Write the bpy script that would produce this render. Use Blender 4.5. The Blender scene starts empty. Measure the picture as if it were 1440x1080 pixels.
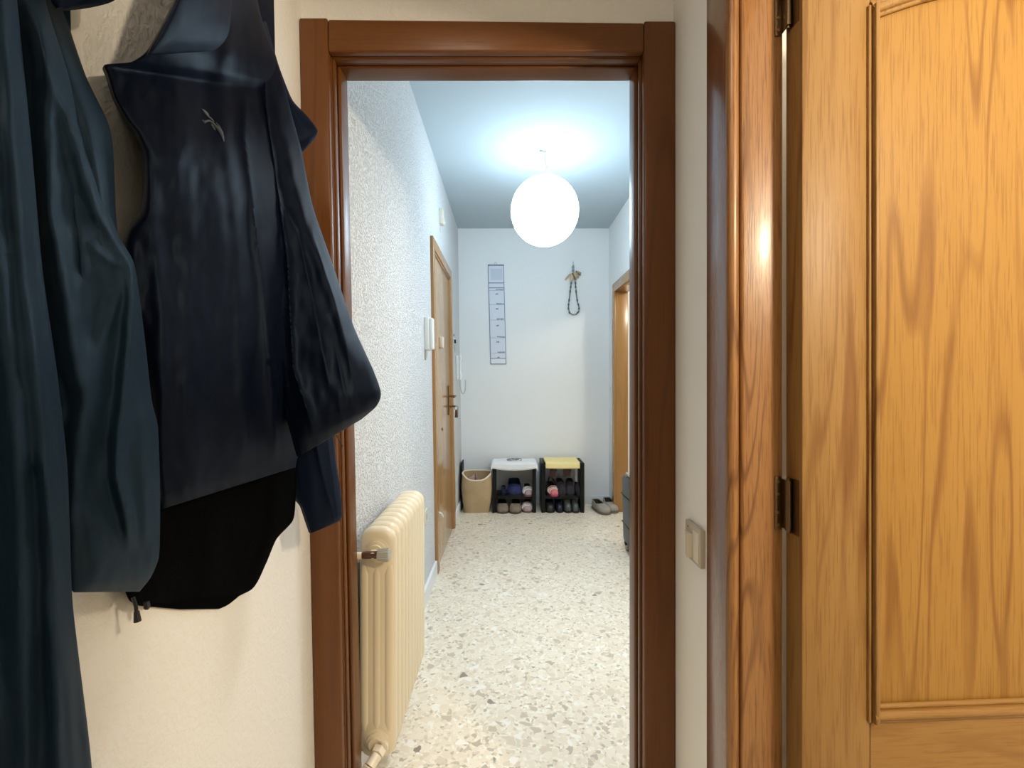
import bpy, bmesh, math, random
from mathutils import Vector, Matrix, noise
from mathutils.bvhtree import BVHTree
random.seed(7)
PI = math.pi
scene = bpy.context.scene
COL = scene.collection
F, CX, CY, EYE = 666.0, 715.0, 536.0, 1.2

def P(px, py, Y):
    """world point that the photograph shows at px, py when it stands Y metres away"""
    return Vector(((px - CX) * Y / F, Y, EYE + (CY - py) * Y / F))

# ------------------------------------------------------------------ materials
def mat(name, color=(.8, .8, .8), rough=.5, metal=0.0, spec=.5, sheen=0.0, coat=0.0):
    m = bpy.data.materials.new(name); m.use_nodes = True
    b = m.node_tree.nodes['Principled BSDF']
    b.inputs['Base Color'].default_value = (*color, 1)
    b.inputs['Roughness'].default_value = rough
    b.inputs['Metallic'].default_value = metal
    b.inputs['Specular IOR Level'].default_value = spec
    if sheen:
        b.inputs['Sheen Weight'].default_value = sheen
        b.inputs['Sheen Roughness'].default_value = .5
    if coat:
        b.inputs['Coat Weight'].default_value = coat
        b.inputs['Coat Roughness'].default_value = .15
    return m

class NT:
    def __init__(s, m):
        s.t = m.node_tree; s.n = s.t.nodes; s.b = s.n['Principled BSDF']
    def add(s, kind, **kw):
        n = s.n.new(kind)
        for k, v in kw.items():
            setattr(n, k, v)
        return n
    def link(s, a, b):
        s.t.links.new(a, b)
    def coords(s, scale=(1, 1, 1), loc=(0, 0, 0)):
        tc = s.add('ShaderNodeTexCoord'); mp = s.add('ShaderNodeMapping')
        mp.inputs['Scale'].default_value = scale; mp.inputs['Location'].default_value = loc
        s.link(tc.outputs['Object'], mp.inputs['Vector'])
        return mp.outputs['Vector']
    def noise(s, vec, scale=1, detail=2, rough=.5, dist=0):
        n = s.add('ShaderNodeTexNoise')
        n.inputs['Scale'].default_value = scale; n.inputs['Detail'].default_value = detail
        n.inputs['Roughness'].default_value = rough; n.inputs['Distortion'].default_value = dist
        s.link(vec, n.inputs['Vector'])
        return n.outputs['Fac']
    def math(s, op, a, b=0.0, clamp=False):
        n = s.add('ShaderNodeMath', operation=op, use_clamp=clamp)
        for i, v in enumerate((a, b)):
            if isinstance(v, (int, float)): n.inputs[i].default_value = v
            else: s.link(v, n.inputs[i])
        return n.outputs[0]
    def ramp(s, fac, stops, interp='LINEAR'):
        r = s.add('ShaderNodeValToRGB'); e = r.color_ramp.elements; r.color_ramp.interpolation = interp
        while len(e) < len(stops): e.new(.5)
        for i, (p, c) in enumerate(stops):
            e[i].position = p; e[i].color = (*c, 1) if len(c) == 3 else c
        s.link(fac, r.inputs['Fac'])
        return r.outputs['Color']
    def mix(s, fac, a, b, mode='MIX'):
        n = s.add('ShaderNodeMix', data_type='RGBA', blend_type=mode)
        for i, v in ((0, fac), (6, a), (7, b)):
            if isinstance(v, (int, float)): n.inputs[i].default_value = v
            elif isinstance(v, tuple): n.inputs[i].default_value = (*v, 1)
            else: s.link(v, n.inputs[i])
        return n.outputs[2]
    def bump(s, h, strength, dist):
        n = s.add('ShaderNodeBump')
        n.inputs['Strength'].default_value = strength; n.inputs['Distance'].default_value = dist
        s.link(h, n.inputs['Height']); s.link(n.outputs['Normal'], s.b.inputs['Normal'])

def wood(name, light, mid, dark, along='Z', scale=1.0, lines=30, rough=.35, figure=.6, coat=.15, pore=.5, spec=.5, seed=0):
    """contour lines of a stretched noise make the cathedral figure, a finer one the pores"""
    m = mat(name, mid, rough, coat=coat, spec=spec); t = NT(m)
    def st(a, l):
        return {'Z': (a, a, l), 'X': (l, a, a), 'Y': (a, l, a)}[along]
    v = t.coords(st(4.2 * scale, .34 * scale), (seed * 3.1, seed * 1.7, seed))
    low = t.noise(v, 1.0, 2.2, .45, .15)
    rings = t.math('SINE', t.math('MULTIPLY', low, lines * 2.2))
    rings = t.math('MULTIPLY_ADD', rings, .5)
    rings.node.inputs[2].default_value = .5
    vp = t.coords(st(150 * scale, 5 * scale), (seed, 0, 0))
    pores = t.noise(vp, 1.0, 3, .6)
    vt = t.coords(st(10 * scale, .8 * scale))
    tone = t.noise(vt, 1.0, 2, .5)
    line = t.ramp(rings, [(0, (1, 1, 1)), (.04, (.7, .7, .7)), (.22, (0, 0, 0))])
    lin = t.math('MULTIPLY', line, t.math('MULTIPLY_ADD', pores, 1.2))
    lin.node.inputs[1].links[0].from_node.inputs[2].default_value = .1
    patch = t.ramp(t.noise(t.coords(st(5 * scale, 1.1 * scale), (seed * 2, 0, seed)), 1.0, 2, .5), [(.38, (.10, .10, .10)), (.55, (1, 1, 1))])
    lin = t.math('MULTIPLY', lin, patch)
    c = t.mix(tone, light, mid)
    c = t.mix(t.math('MULTIPLY', lin, figure, True), c, dark)
    pm = t.ramp(pores, [(.36, (1, 1, 1)), (.5, (0, 0, 0))])
    c = t.mix(t.math('MULTIPLY', pm, pore * .55, True), c, dark)
    t.link(c, t.b.inputs['Base Color'])
    h = t.math('SUBTRACT', 1.0, t.math('MULTIPLY', pm, .8))
    t.bump(h, .12, .0012)
    return m

def plaster(name, color, scale, strength, dist, thresh=None, rough=.85):
    m = mat(name, color, rough, spec=.25); t = NT(m)
    v = t.coords()
    n = t.noise(v, scale, 3, .55, .6)
    if thresh:
        n = t.ramp(n, [(thresh[0], (0, 0, 0)), (thresh[1], (1, 1, 1))])
    t.bump(n, strength, dist)
    return m

def fabric(name, color, color2, rough=.75, sheen=.25, spec=.35, weave=900, big=14, strength=.12):
    m = mat(name, color, rough, sheen=sheen, spec=spec); t = NT(m)
    t.b.inputs['Sheen Tint'].default_value = (*[min(1, c / max(color2 + color) * 1.0) for c in color], 1)
    b = t.noise(t.coords(), big, 3, .55)
    t.link(t.mix(b, color, color2), t.b.inputs['Base Color'])
    w = t.noise(t.coords(), weave, 2, .5)
    wr = t.noise(t.coords((30, 30, 12)), 1, 4, .6)
    t.bump(t.math('ADD', w, t.math('MULTIPLY', wr, 2.0)), strength, .003)
    return m

M = {}
M['gotele'] = plaster('rough_white_plaster', (.76, .73, .68), 75, .22, .004, (.40, .66))
M['gotele_coarse'] = plaster('spattered_white_plaster', (.74, .74, .74), 110, .7, .010, (.47, .66))
M['smooth_wall'] = plaster('smooth_white_paint', (.87, .88, .88), 14, .08, .004)
M['pale_wall'] = plaster('pale_wall_paint', (.88, .87, .83), 20, .06, .003)
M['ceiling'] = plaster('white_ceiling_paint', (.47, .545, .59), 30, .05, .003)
M['skirting'] = mat('white_skirting', (.80, .82, .83), .35)
M['frame_z'] = wood('dark_stained_wood', (.150, .054, .011), (.120, .040, .008), (.055, .018, .005), 'Z', 1.6, 16, .35, .5, .05, .35, spec=.35)
M['frame_x'] = wood('dark_stained_wood_crosswise', (.150, .054, .011), (.120, .040, .008), (.055, .018, .005), 'X', 1.6, 16, .35, .5, .05, .35, spec=.35, seed=2)
M['casing_r'] = wood('dark_stained_casing_wood', (.20, .080, .028), (.15, .055, .018), (.07, .022, .008), 'Z', 1.6, 10, .22, .3, .5, .3, seed=4)
M['oak'] = wood('varnished_oak', (.285, .162, .052), (.25, .132, .038), (.13, .047, .008), 'Z', 1.9, 24, .46, 1.0, 0, .8, spec=.3, seed=1)
M['oak_panel'] = wood('varnished_oak_panel', (.305, .165, .037), (.27, .138, .027), (.14, .05, .007), 'Z', 1.9, 22, .46, .95, 0, .75, spec=.3, seed=9)
M['oak_x'] = wood('varnished_oak_crosswise', (.275, .150, .044), (.24, .124, .032), (.14, .05, .010), 'X', 1.5, 26, .46, .6, 0, .6, spec=.3, seed=6)
M['oak_red'] = wood('reddish_oak', (.32, .155, .052), (.27, .120, .036), (.09, .030, .007), 'Z', 2.2, 40, .36, .9, .1, 1.0, seed=3)
M['honey'] = wood('honey_coloured_veneer', (.50, .28, .11), (.45, .24, .085), (.30, .14, .045), 'Z', 1.4, 10, .22, .25, .4, .25, seed=5)
M['honey_dark'] = wood('honey_coloured_frame', (.42, .215, .07), (.36, .175, .052), (.22, .095, .026), 'Z', 2.0, 10, .26, .3, .3, .25, seed=8)
M['radiator'] = mat('cream_enamel', (.78, .68, .50), .42, coat=.03)
M['white_plastic'] = mat('white_plastic', (.80, .81, .80), .35)
M['cream_plastic'] = mat('cream_plastic', (.72, .66, .54), .35)
M['grey_plastic'] = mat('grey_plastic', (.42, .41, .37), .4)
M['black_plastic'] = mat('black_plastic', (.006, .0065, .006), .45, spec=.25)
M['dark_void'] = mat('dark_rubber', (.01, .01, .012), .6)
M['brown_plastic'] = mat('brown_plastic', (.09, .04, .025), .35)
M['old_brass'] = mat('tarnished_brass', (.16, .11, .06), .38, 1.0)
M['brass'] = mat('brass', (.55, .38, .18), .28, 1.0)
M['bronze'] = mat('bronze', (.26, .15, .07), .35, 1.0)
M['steel'] = mat('steel', (.55, .55, .56), .3, 1.0)
M['pipe'] = mat('cream_pipe_paint', (.80, .72, .58), .3)

def floor_mat():
    m = mat('terrazzo', (.7, .66, .58), .33, coat=.15); t = NT(m)
    v0 = t.coords()
    wob = t.add('ShaderNodeTexNoise'); wob.inputs['Scale'].default_value = 26; wob.inputs['Detail'].default_value = 2
    t.link(v0, wob.inputs['Vector'])
    ma = t.add('ShaderNodeVectorMath', operation='MULTIPLY_ADD')
    ma.inputs[1].default_value = (.030, .030, .0)
    t.link(wob.outputs['Color'], ma.inputs[0]); t.link(v0, ma.inputs[2])
    v = ma.outputs[0]
    def vor(scale, feat='F1'):
        n = t.add('ShaderNodeTexVoronoi', feature=feat); n.inputs['Scale'].default_value = scale
        t.link(v, n.inputs['Vector']); return n
    big = vor(36); bige = vor(36, 'DISTANCE_TO_EDGE')
    sep = t.add('ShaderNodeSeparateColor'); t.link(big.outputs['Color'], sep.inputs[0])
    tones = t.ramp(sep.outputs[0], [(0, (.79, .69, .54)), (.36, (.85, .76, .62)), (.62, (.71, .62, .48)), (.74, (.56, .475, .36)),
                                    (.84, (.46, .39, .30)), (.88, (.70, .58, .45)), (.91, (.90, .86, .78)), (.988, (.24, .205, .165))], 'CONSTANT')
    em = t.ramp(bige.outputs['Distance'], [(.03, (1, 1, 1)), (.10, (0, 0, 0))])
    sm = vor(95); sme = vor(95, 'DISTANCE_TO_EDGE')
    seps = t.add('ShaderNodeSeparateColor'); t.link(sm.outputs['Color'], seps.inputs[0])
    fine = t.ramp(seps.outputs[1], [(0, (.81, .71, .56)), (.46, (.87, .79, .65)), (.70, (.68, .58, .45)), (.82, (.50, .42, .32)), (.88, (.90, .86, .76))], 'CONSTANT')
    c = t.mix(em, tones, fine)
    sel = t.ramp(sep.outputs[1], [(0, (0, 0, 0)), (.42, (1, 1, 1))], 'CONSTANT')
    c = t.mix(sel, c, fine)
    bl = t.noise(v0, 3.0, 2)
    c = t.mix(t.math('MULTIPLY', bl, .22), c, (.79, .69, .54))
    t.link(c, t.b.inputs['Base Color'])
    return m
M['floor'] = floor_mat()

# ------------------------------------------------------------------ mesh helpers
class MB:
    def __init__(s): s.bm = bmesh.new()
    def merge(s, o, mtx=None):
        me = bpy.data.meshes.new('t'); o.to_mesh(me); o.free()
        if mtx is not None: me.transform(mtx)
        s.bm.from_mesh(me); bpy.data.meshes.remove(me); return s
    def box(s, x0, x1, y0, y1, z0, z1, bev=0, seg=2, mtx=None):
        b = bmesh.new(); bmesh.ops.create_cube(b, size=1)
        for v in b.verts:
            v.co = Vector(((x0 + x1) / 2 + v.co.x * (x1 - x0), (y0 + y1) / 2 + v.co.y * (y1 - y0), (z0 + z1) / 2 + v.co.z * (z1 - z0)))
        if bev: bmesh.ops.bevel(b, geom=b.edges[:], offset=bev, segments=seg, affect='EDGES', profile=.5)
        return s.merge(b, mtx)
    def prism(s, pts, ax, d0, d1, bev=0, seg=2):
        """outline pts (2D) in the plane across axis ax, extruded d0..d1"""
        b = bmesh.new()
        def c(p, d):
            return {'X': Vector((d, p[0], p[1])), 'Y': Vector((p[0], d, p[1])), 'Z': Vector((p[0], p[1], d))}[ax]
        a = [b.verts.new(c(p, d0)) for p in pts]; e = [b.verts.new(c(p, d1)) for p in pts]
        b.faces.new(a); b.faces.new(e[::-1]); n = len(pts)
        for i in range(n): b.faces.new((a[i], e[i], e[(i + 1) % n], a[(i + 1) % n]))
        bmesh.ops.recalc_face_normals(b, faces=b.faces[:])
        if bev:
            ed = [x for x in b.edges if x.calc_face_angle(0) > .6]
            bmesh.ops.bevel(b, geom=ed, offset=bev, segments=seg, affect='EDGES', profile=.5)
        return s.merge(b)
    def tube(s, pts, r, seg=8, closed=False, flat=None):
        pts = [Vector(p) for p in pts]; n = len(pts); b = bmesh.new(); rings = []
        up = Vector((0, 0, 1)); prev = None
        for i, p in enumerate(pts):
            a = pts[(i - 1) % n] if closed or i > 0 else p
            c = pts[(i + 1) % n] if closed or i < n - 1 else p
            d = (c - a).normalized()
            if prev is None:
                u = d.cross(up) if abs(d.z) < .95 else d.cross(Vector((0, 1, 0)))
            else:
                u = prev - d * prev.dot(d)
            u.normalize(); prev = u; w = d.cross(u)
            rr = r[i] if isinstance(r, (list, tuple)) else r
            ru, rw = (rr, rr) if flat is None else (rr * flat[0], rr * flat[1])
            rings.append([b.verts.new(p + u * ru * math.cos(2 * PI * k / seg) + w * rw * math.sin(2 * PI * k / seg)) for k in range(seg)])
        m = n if closed else n - 1
        for i in range(m):
            A, B = rings[i], rings[(i + 1) % n]
            for k in range(seg): b.faces.new((A[k], A[(k + 1) % seg], B[(k + 1) % seg], B[k]))
        if not closed:
            b.faces.new(rings[0][::-1]); b.faces.new(rings[-1])
        bmesh.ops.recalc_face_normals(b, faces=b.faces[:])
        return s.merge(b)
    def lathe(s, prof, seg=24, c=(0, 0, 0), axis='Z', mtx=None, cap=True):
        b = bmesh.new(); rings = []; c = Vector(c)
        for r, h in prof:
            ring = []
            for k in range(seg):
                a = 2 * PI * k / seg; x, y = r * math.cos(a), r * math.sin(a)
                ring.append(b.verts.new(c + {'Z': Vector((x, y, h)), 'Y': Vector((x, h, y)), 'X': Vector((h, x, y))}[axis]))
            rings.append(ring)
        for i in range(len(rings) - 1):
            for k in range(seg): b.faces.new((rings[i][k], rings[i][(k + 1) % seg], rings[i + 1][(k + 1) % seg], rings[i + 1][k]))
        if cap:
            b.faces.new(rings[0]); b.faces.new(rings[-1])
        bmesh.ops.recalc_face_normals(b, faces=b.faces[:])
        return s.merge(b, mtx)
    def sphere(s, c, r, sc=(1, 1, 1), seg=24):
        b = bmesh.new(); bmesh.ops.create_uvsphere(b, u_segments=seg, v_segments=seg // 2, radius=r)
        for v in b.verts: v.co = Vector(c) + Vector((v.co.x * sc[0], v.co.y * sc[1], v.co.z * sc[2]))
        return s.merge(b)
    def loft(s, rings, closed=True, cap=True):
        b = bmesh.new(); R = [[b.verts.new(p) for p in ring] for ring in rings]; n = len(rings[0])
        for i in range(len(R) - 1):
            for k in range(n if closed else n - 1):
                b.faces.new((R[i][k], R[i][(k + 1) % n], R[i + 1][(k + 1) % n], R[i + 1][k]))
        if cap and closed:
            b.faces.new(R[0]); b.faces.new(R[-1])
        bmesh.ops.recalc_face_normals(b, faces=b.faces[:])
        return s.merge(b)
    def build(s, name, m, parent=None, origin=None, angle=38, top=False):
        me = bpy.data.meshes.new(name)
        if origin is None and parent is not None and parent.get('_o') is not None: origin = parent['_o']
        if origin is not None: bmesh.ops.translate(s.bm, verts=s.bm.verts[:], vec=-Vector(origin))
        s.bm.to_mesh(me); s.bm.free()
        me.polygons.foreach_set('use_smooth', [True] * len(me.polygons))
        me.set_sharp_from_angle(angle=math.radians(angle))
        me.materials.append(M[m] if isinstance(m, str) else m)
        o = bpy.data.objects.new(name, me); COL.objects.link(o)
        if parent is not None:
            o.parent = parent
            if parent.get('_o') is not None: o['_o'] = list(parent['_o'])
        elif origin is not None: o.location = origin
        return o

def thing(name, label, cat, loc=(0, 0, 0), group=None, kind=None, rot=(0, 0, 0)):
    """an Empty at the base of a thing; meshes parented to it are written in world coordinates"""
    o = bpy.data.objects.new(name, None); COL.objects.link(o)
    o.location = loc; o.rotation_euler = rot; o['_o'] = list(loc); o.empty_display_size = .05
    o['label'] = label; o['category'] = cat
    if group: o['group'] = group
    if kind: o['kind'] = kind
    return o
def tag(o, label=None, cat=None, group=None, kind=None):
    if label: o['label'] = label
    if cat: o['category'] = cat
    if group: o['group'] = group
    if kind: o['kind'] = kind
    return o
def struct(o, label=None, cat=None):
    o['kind'] = 'structure'
    if label: o['label'] = label
    if cat: o['category'] = cat
    return o
def dup(root, loc, rot, label):
    r = root.copy(); COL.objects.link(r); r.location = loc; r.rotation_euler = rot; r['label'] = label
    for ch in list(root.children):
        c = ch.copy(); COL.objects.link(c); c.parent = r
        for g in list(ch.children):
            d = g.copy(); COL.objects.link(d); d.parent = c
    return r

def hexa(pts):
    """8 corners: bottom quad then top quad"""
    b = bmesh.new(); v = [b.verts.new(p) for p in pts]
    for f in ((0, 1, 2, 3), (7, 6, 5, 4), (0, 4, 5, 1), (1, 5, 6, 2), (2, 6, 7, 3), (3, 7, 4, 0)): b.faces.new([v[i] for i in f])
    bmesh.ops.recalc_face_normals(b, faces=b.faces[:])
    m = MB(); m.merge(b); return m

# ------------------------------------------------------------------ the setting
H = 2.7
def xl(z):   return -.532 + .0212 * (2.1 - z)        # corridor's left wall, slightly out of plumb
def xh(z):   return -.497 + .016 * (2.7 - z)         # hall's left wall
TILT = -.016
YB, YF, YE, YFAR = 1.31, 1.22, -1.7, 4.65
XR, XHR = .425, .985

MB().box(-.75, 2.8, YE - .1, YFAR + .1, -.1, 0).build('floor', 'floor')
struct(bpy.data.objects['floor'], 'speckled cream and grey terrazzo floor', 'floor')
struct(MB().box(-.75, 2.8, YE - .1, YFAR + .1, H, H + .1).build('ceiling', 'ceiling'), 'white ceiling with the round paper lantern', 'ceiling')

w = hexa([(-.7, YE, 0), (xl(0), YE, 0), (xl(0), YF, 0), (-.7, YF, 0), (-.7, YE, H), (xl(H), YE, H), (xl(H), YF, H), (-.7, YF, H)])
struct(w.build('wall_left', 'gotele'), 'rough cream corridor wall that the coats hang on', 'wall')
w = hexa([(-.7, YB, 0), (xh(0), YB, 0), (xh(0), YFAR, 0), (-.7, YFAR, 0), (-.7, YB, H), (xh(H), YB, H), (xh(H), YFAR, H), (-.7, YFAR, H)])
struct(w.build('wall_hall_left', 'gotele_coarse'), 'spattered white hall wall with the radiator and entry door', 'wall')
struct(MB().box(-.75, 1.1, YFAR, YFAR + .1, 0, H).build('wall_back', 'smooth_wall'), 'smooth white end wall behind the shoe racks', 'wall')
struct(MB().box(-.75, 2.8, YE - .1, YE, 0, H).build('wall_front', 'gotele'), 'corridor end wall behind the viewer', 'wall')

# wall with the dark wood doorway, with its opening left out
w = MB()
w.box(-.75, -.475, YF, YB, 0, H); w.box(.375, 2.8, YF, YB, 0, H); w.box(-.475, .375, YF, YB, 2.065, H)
struct(w.build('wall_doorway', 'gotele'), 'wall around the dark wooden doorway', 'wall')
# corridor's right wall with its doorway
DY0, DY1 = .10, .905
w = MB()
w.box(XR, .505, DY1, YF, 0, H); w.box(XR, .505, YE, DY0, 0, H); w.box(XR, .505, DY0, DY1, 2.03, H)
struct(w.build('wall_right', 'pale_wall'), 'narrow corridor wall strip with the light switch', 'wall')
struct(MB().box(2.7, 2.8, YE, YF, 0, H).build('wall_side_room', 'smooth_wall'), 'far wall of the room behind the oak door', 'wall')
# hall's right wall with its doorway
RY0, RY1 = 3.42, 4.37
w = MB()
w.box(XHR, XHR + .1, YB, RY0, 0, H); w.box(XHR, XHR + .1, RY1, YFAR, 0, H); w.box(XHR, XHR + .1, RY0, RY1, 2.05, H)
struct(w.build('wall_hall_right', 'smooth_wall'), 'white hall wall beside the suitcase and doorway', 'wall')
w = MB(); w.box(2.3, 2.4, YB, YFAR, 0, H); w.box(XHR + .1, 2.4, YFAR, YFAR + .1, 0, H)
struct(w.build('wall_next_room', 'smooth_wall'), 'lit wall of the room behind the hall doorway', 'wall')

# skirting boards
def skirt(name, b, label): struct(b.build(name, 'skirting'), label, 'skirting board')
skirt('baseboard_back', MB().box(-.42, XHR, YFAR - .014, YFAR, 0, .08, .003), 'low white skirting below the end wall')
b = hexa([(xh(0) - .02, 1.33, 0), (xh(0) + .014, 1.33, 0), (xh(0) + .014, 2.94, 0), (xh(0) - .02, 2.94, 0),
          (xh(0) - .02, 1.33, .085), (xh(0) + .013, 1.33, .085), (xh(0) + .013, 2.94, .085), (xh(0) - .02, 2.94, .085)])
skirt('baseboard_left', b, 'white skirting from the radiator to the entry door')
skirt('baseboard_corner', MB().box(xh(0) - .02, xh(0) + .013, 3.925, YFAR - .02, 0, .085, .003), 'short white skirting past the entry door')
skirt('baseboard_right', MB().box(XHR - .014, XHR, YB, RY0 - .08, 0, .08, .003), 'white skirting along the hall right wall')

# ---- door_1: the dark wooden doorway we look through
def lean(z): return .0212 * (2.06 - z)
d1 = thing('door_1', 'dark reddish-brown wooden doorway frame in the middle', 'doorway', (-.06, YF, 0), kind='structure')
def leanbox(x0, x1, y0, y1, z0, z1, bev=.004):
    m = MB().box(x0, x1, y0, y1, z0, z1, bev, 3)
    for v in m.bm.verts: v.co.x += lean(v.co.z)
    return m
ZT = 2.122
leanbox(-.530, -.458, 1.200, 1.222, 0, ZT, .005).build('casing', 'frame_z', d1)
MB().box(.344, .424, 1.200, 1.222, 0, ZT - .008, .005, 3).build('casing', 'frame_z', d1)
b = MB().box(-.458, .344, 1.201, 1.222, 2.036, ZT - .003, .005, 3)
for v in b.bm.verts:
    if v.co.z > 2.1: v.co.z -= .009 * (v.co.x + .458) / .802
b.build('head_casing', 'frame_x', d1)
leanbox(-.4745, -.457, 1.2225, YB + .004, 0, 2.055, .002).build('jamb', 'frame_z', d1)
MB().box(.345, .3745, 1.2225, YB + .004, 0, 2.055, .002).build('jamb', 'frame_z', d1)
MB().box(-.457, .345, 1.2225, YB + .004, 2.037, 2.064, .002).build('head_jamb', 'frame_x', d1)
# moulded stops: two rounded steps on each side
leanbox(-.458, -.4515, 1.226, 1.243, 0, 2.037, .003).build('bead', 'frame_z', d1)
leanbox(-.458, -.4465, 1.256, YB + .003, 0, 2.037, .005).build('door_stop', 'frame_z', d1)
MB().box(.339, .346, 1.226, 1.243, 0, 2.037, .003, 3).build('bead', 'frame_z', d1)
MB().box(.3344, .346, 1.256, YB + .003, 0, 2.037, .005, 3).build('door_stop', 'frame_z', d1)
MB().box(-.452, .340, 1.226, 1.243, 2.0335, 2.039, .0025, 3).build('head_bead', 'frame_x', d1)
MB().box(-.448, .336, 1.256, YB + .003, 2.0305, 2.039, .004, 3).build('head_stop', 'frame_x', d1)

# ---- door_2: the oak door on the right, open into its room
d2 = thing('door_2', 'open varnished oak panel door at the right', 'door', (.46, DY1, 0), kind='structure')
MB().box(.410, XR, .889, .982, 0, 2.09, .003, 3).build('casing', 'casing_r', d2)
MB().box(.410, XR, .03, .12, 0, 2.09, .003, 3).build('casing', 'casing_r', d2)
MB().box(.410, XR, .12, .889, 2.004, 2.09, .003, 3).build('head_casing', 'casing_r', d2)
MB().tube([(.421, .892, 0), (.421, .892, 2.002)], .0115, 16).build('bead', 'oak_red', d2)
MB().box(.4345, .514, .884, .9045, 0, 2.02, .006, 4).build('jamb', 'oak_red', d2)
MB().box(.4255, .514, .1005, .118, 0, 2.02, .002).build('jamb', 'oak_red', d2)
MB().box(.4255, .514, .118, .884, 2.001, 2.0295, .002).build('head_jamb', 'oak_red', d2)
# leaf, hinged at its left edge; it recedes a little to the right
LX, LY, LW, LT = .518, .835, .725, .046
hinge = Vector((LX, LY, 0)); RZ = Matrix.Translation(hinge) @ Matrix.Rotation(math.radians(3.2), 4, 'Z') @ Matrix.Translation(-hinge)
def spin(m):
    bmesh.ops.transform(m.bm, matrix=RZ, verts=m.bm.verts[:]); return m
leaf = spin(MB().box(LX, LX + .126, LY, LY + LT, .01, 1.998, .003)).build('door_leaf', 'oak', d2)
spin(MB().box(LX + LW - .126, LX + LW, LY, LY + LT, .01, 1.998, .003)).build('stile', 'oak', leaf)
x0, x1 = LX + .126, LX + LW - .126; xm = (x0 + x1) / 2
def arch(z0, rise, xa, xb, n=24):
    """shouldered arch: flat start, a short concave foot, a broad crown"""
    out = []
    for i in range(n + 1):
        t = i / n; s = math.sin(PI * t)
        out.append((xa + (xb - xa) * t, z0 + rise * (s ** 1.0)))
    return out
ZA, RISE, ZB = 1.860, .060, .605
pts = [(x0, 1.998)] + arch(ZA, RISE, x0, x1) + [(x1, 1.998)]
spin(MB().prism([p for p in pts], 'Y', LY + .0003, LY + LT)).build('top_rail', 'oak_x', leaf)
spin(MB().box(x0, x1, LY + .0003, LY + LT, .46, ZB, 0)).build('lock_rail', 'oak_x', leaf)
spin(MB().box(x0, x1, LY + .0003, LY + LT, .01, .19, 0)).build('bottom_rail', 'oak_x', leaf)
pts = [(x0, ZB), (x1, ZB)] + arch(ZA, RISE, x0, x1)[::-1]
spin(MB().prism(pts, 'Y', LY + .006, LY + LT - .006)).build('panel', 'oak_panel', leaf)
spin(MB().box(x0, x1, LY + .006, LY + LT - .006, .19, .46)).build('panel', 'oak_panel', leaf)
# planted mouldings round the upper panel
def mould_v(x, name, sg):
    m = MB()
    for a, b, out in ((-.009, -.0035, .009), (-.0015, .0065, .016), (.0085, .013, .007)):
        xa, xb = sorted((x + sg * a, x + sg * b))
        m.box(xa, xb, LY + .004 - out, LY + .008, ZB - .010, ZA + .006, .0022, 3)
    m.box(x - .0085, x + .0085, LY - .001, LY + .008, ZB - .008, ZA + .004)
    return spin(m).build(name, 'oak', leaf)
mould_v(x0 + .002, 'moulding', 1); mould_v(x1 - .002, 'moulding', -1)
m = MB()
for dz, r, out in ((-.0075, .0055, .003), (.004, .0085, .008), (.015, .005, .002)):
    m.tube([(x0, LY + .004 - out, ZB + dz), (x1, LY + .004 - out, ZB + dz)], r, 14)
spin(m).build('moulding', 'oak_x', leaf)
m = MB()
for dz, r, out in ((.008, .0055, .003), (-.003, .0075, .006), (-.0135, .0045, .002)):
    m.tube([(p[0], LY + .004 - out, p[1] + dz) for p in arch(ZA, RISE, x0, x1)], r, 14)
spin(m).build('moulding', 'oak', leaf)
m = MB()
m.tube([(x0 + .004, LY + .001, .2), (x1 - .004, LY + .001, .2), (x1 - .004, LY + .001, .45), (x0 + .004, LY + .001, .45)], .008, 12, closed=True)
spin(m).build('moulding', 'oak', leaf)
# hinges
for zc in (.973, 1.893, .25):
    m = MB(); m.box(.4965, .5085, .8815, .8838, zc - .05, zc + .05, .0008)
    hg = m.build('hinge', 'old_brass', d2)
    m = MB(); m.tube([(.5105, .864, zc - .045), (.5105, .864, zc + .045)], .0055, 14)
    m.tube([(.5105, .864, zc - .05), (.5105, .864, zc + .05)], .0032, 10)
    m.box(.5085, .511, .868, .8838, zc - .045, zc + .045)
    m.build('knuckle', 'old_brass', hg)
    m = MB()
    for dz in (-.04, -.017, .017, .04):
        m.lathe([(.0028, -.0014), (.0030, -.0006), (.0026, 0)], 12, (.5015, .8815, zc + dz), 'Y')
    m.build('screw', 'brass', hg)
    m = MB(); m.box(.5172, .5182, LY + .008, LY + .038, zc - .05, zc + .05)
    spin(m).build('hinge_plate', 'old_brass', hg)

# ---- door_3: entry door on the hall's left wall
X0 = xh(0)
d3 = thing('door_3', 'closed honey-brown entry door on the left hall wall', 'door', (X0, 3.43, 0), kind='structure', rot=(0, TILT, 0))
def dx(a): return X0 + a
EY0, EY1 = 2.94, 3.92
MB().box(dx(-.01), dx(.020), EY0, EY0 + .068, 0, 2.105, .004, 3).build('casing', 'honey_dark', d3)
MB().box(dx(-.01), dx(.020), EY1 - .068, EY1, 0, 2.105, .004, 3).build('casing', 'honey_dark', d3)
MB().box(dx(-.01), dx(.020), EY0 + .068, EY1 - .068, 2.035, 2.105, .004, 3).build('head_casing', 'honey_dark', d3)
MB().box(dx(-.01), dx(.012), EY0 + .068, EY0 + .082, 0, 2.035, .002).build('bead', 'honey_dark', d3)
MB().box(dx(-.01), dx(.012), EY1 - .082, EY1 - .068, 0, 2.035, .002).build('bead', 'honey_dark', d3)
MB().box(dx(-.01), dx(.012), EY0 + .082, EY1 - .082, 2.02, 2.035, .002).build('head_bead', 'honey_dark', d3)
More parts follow.
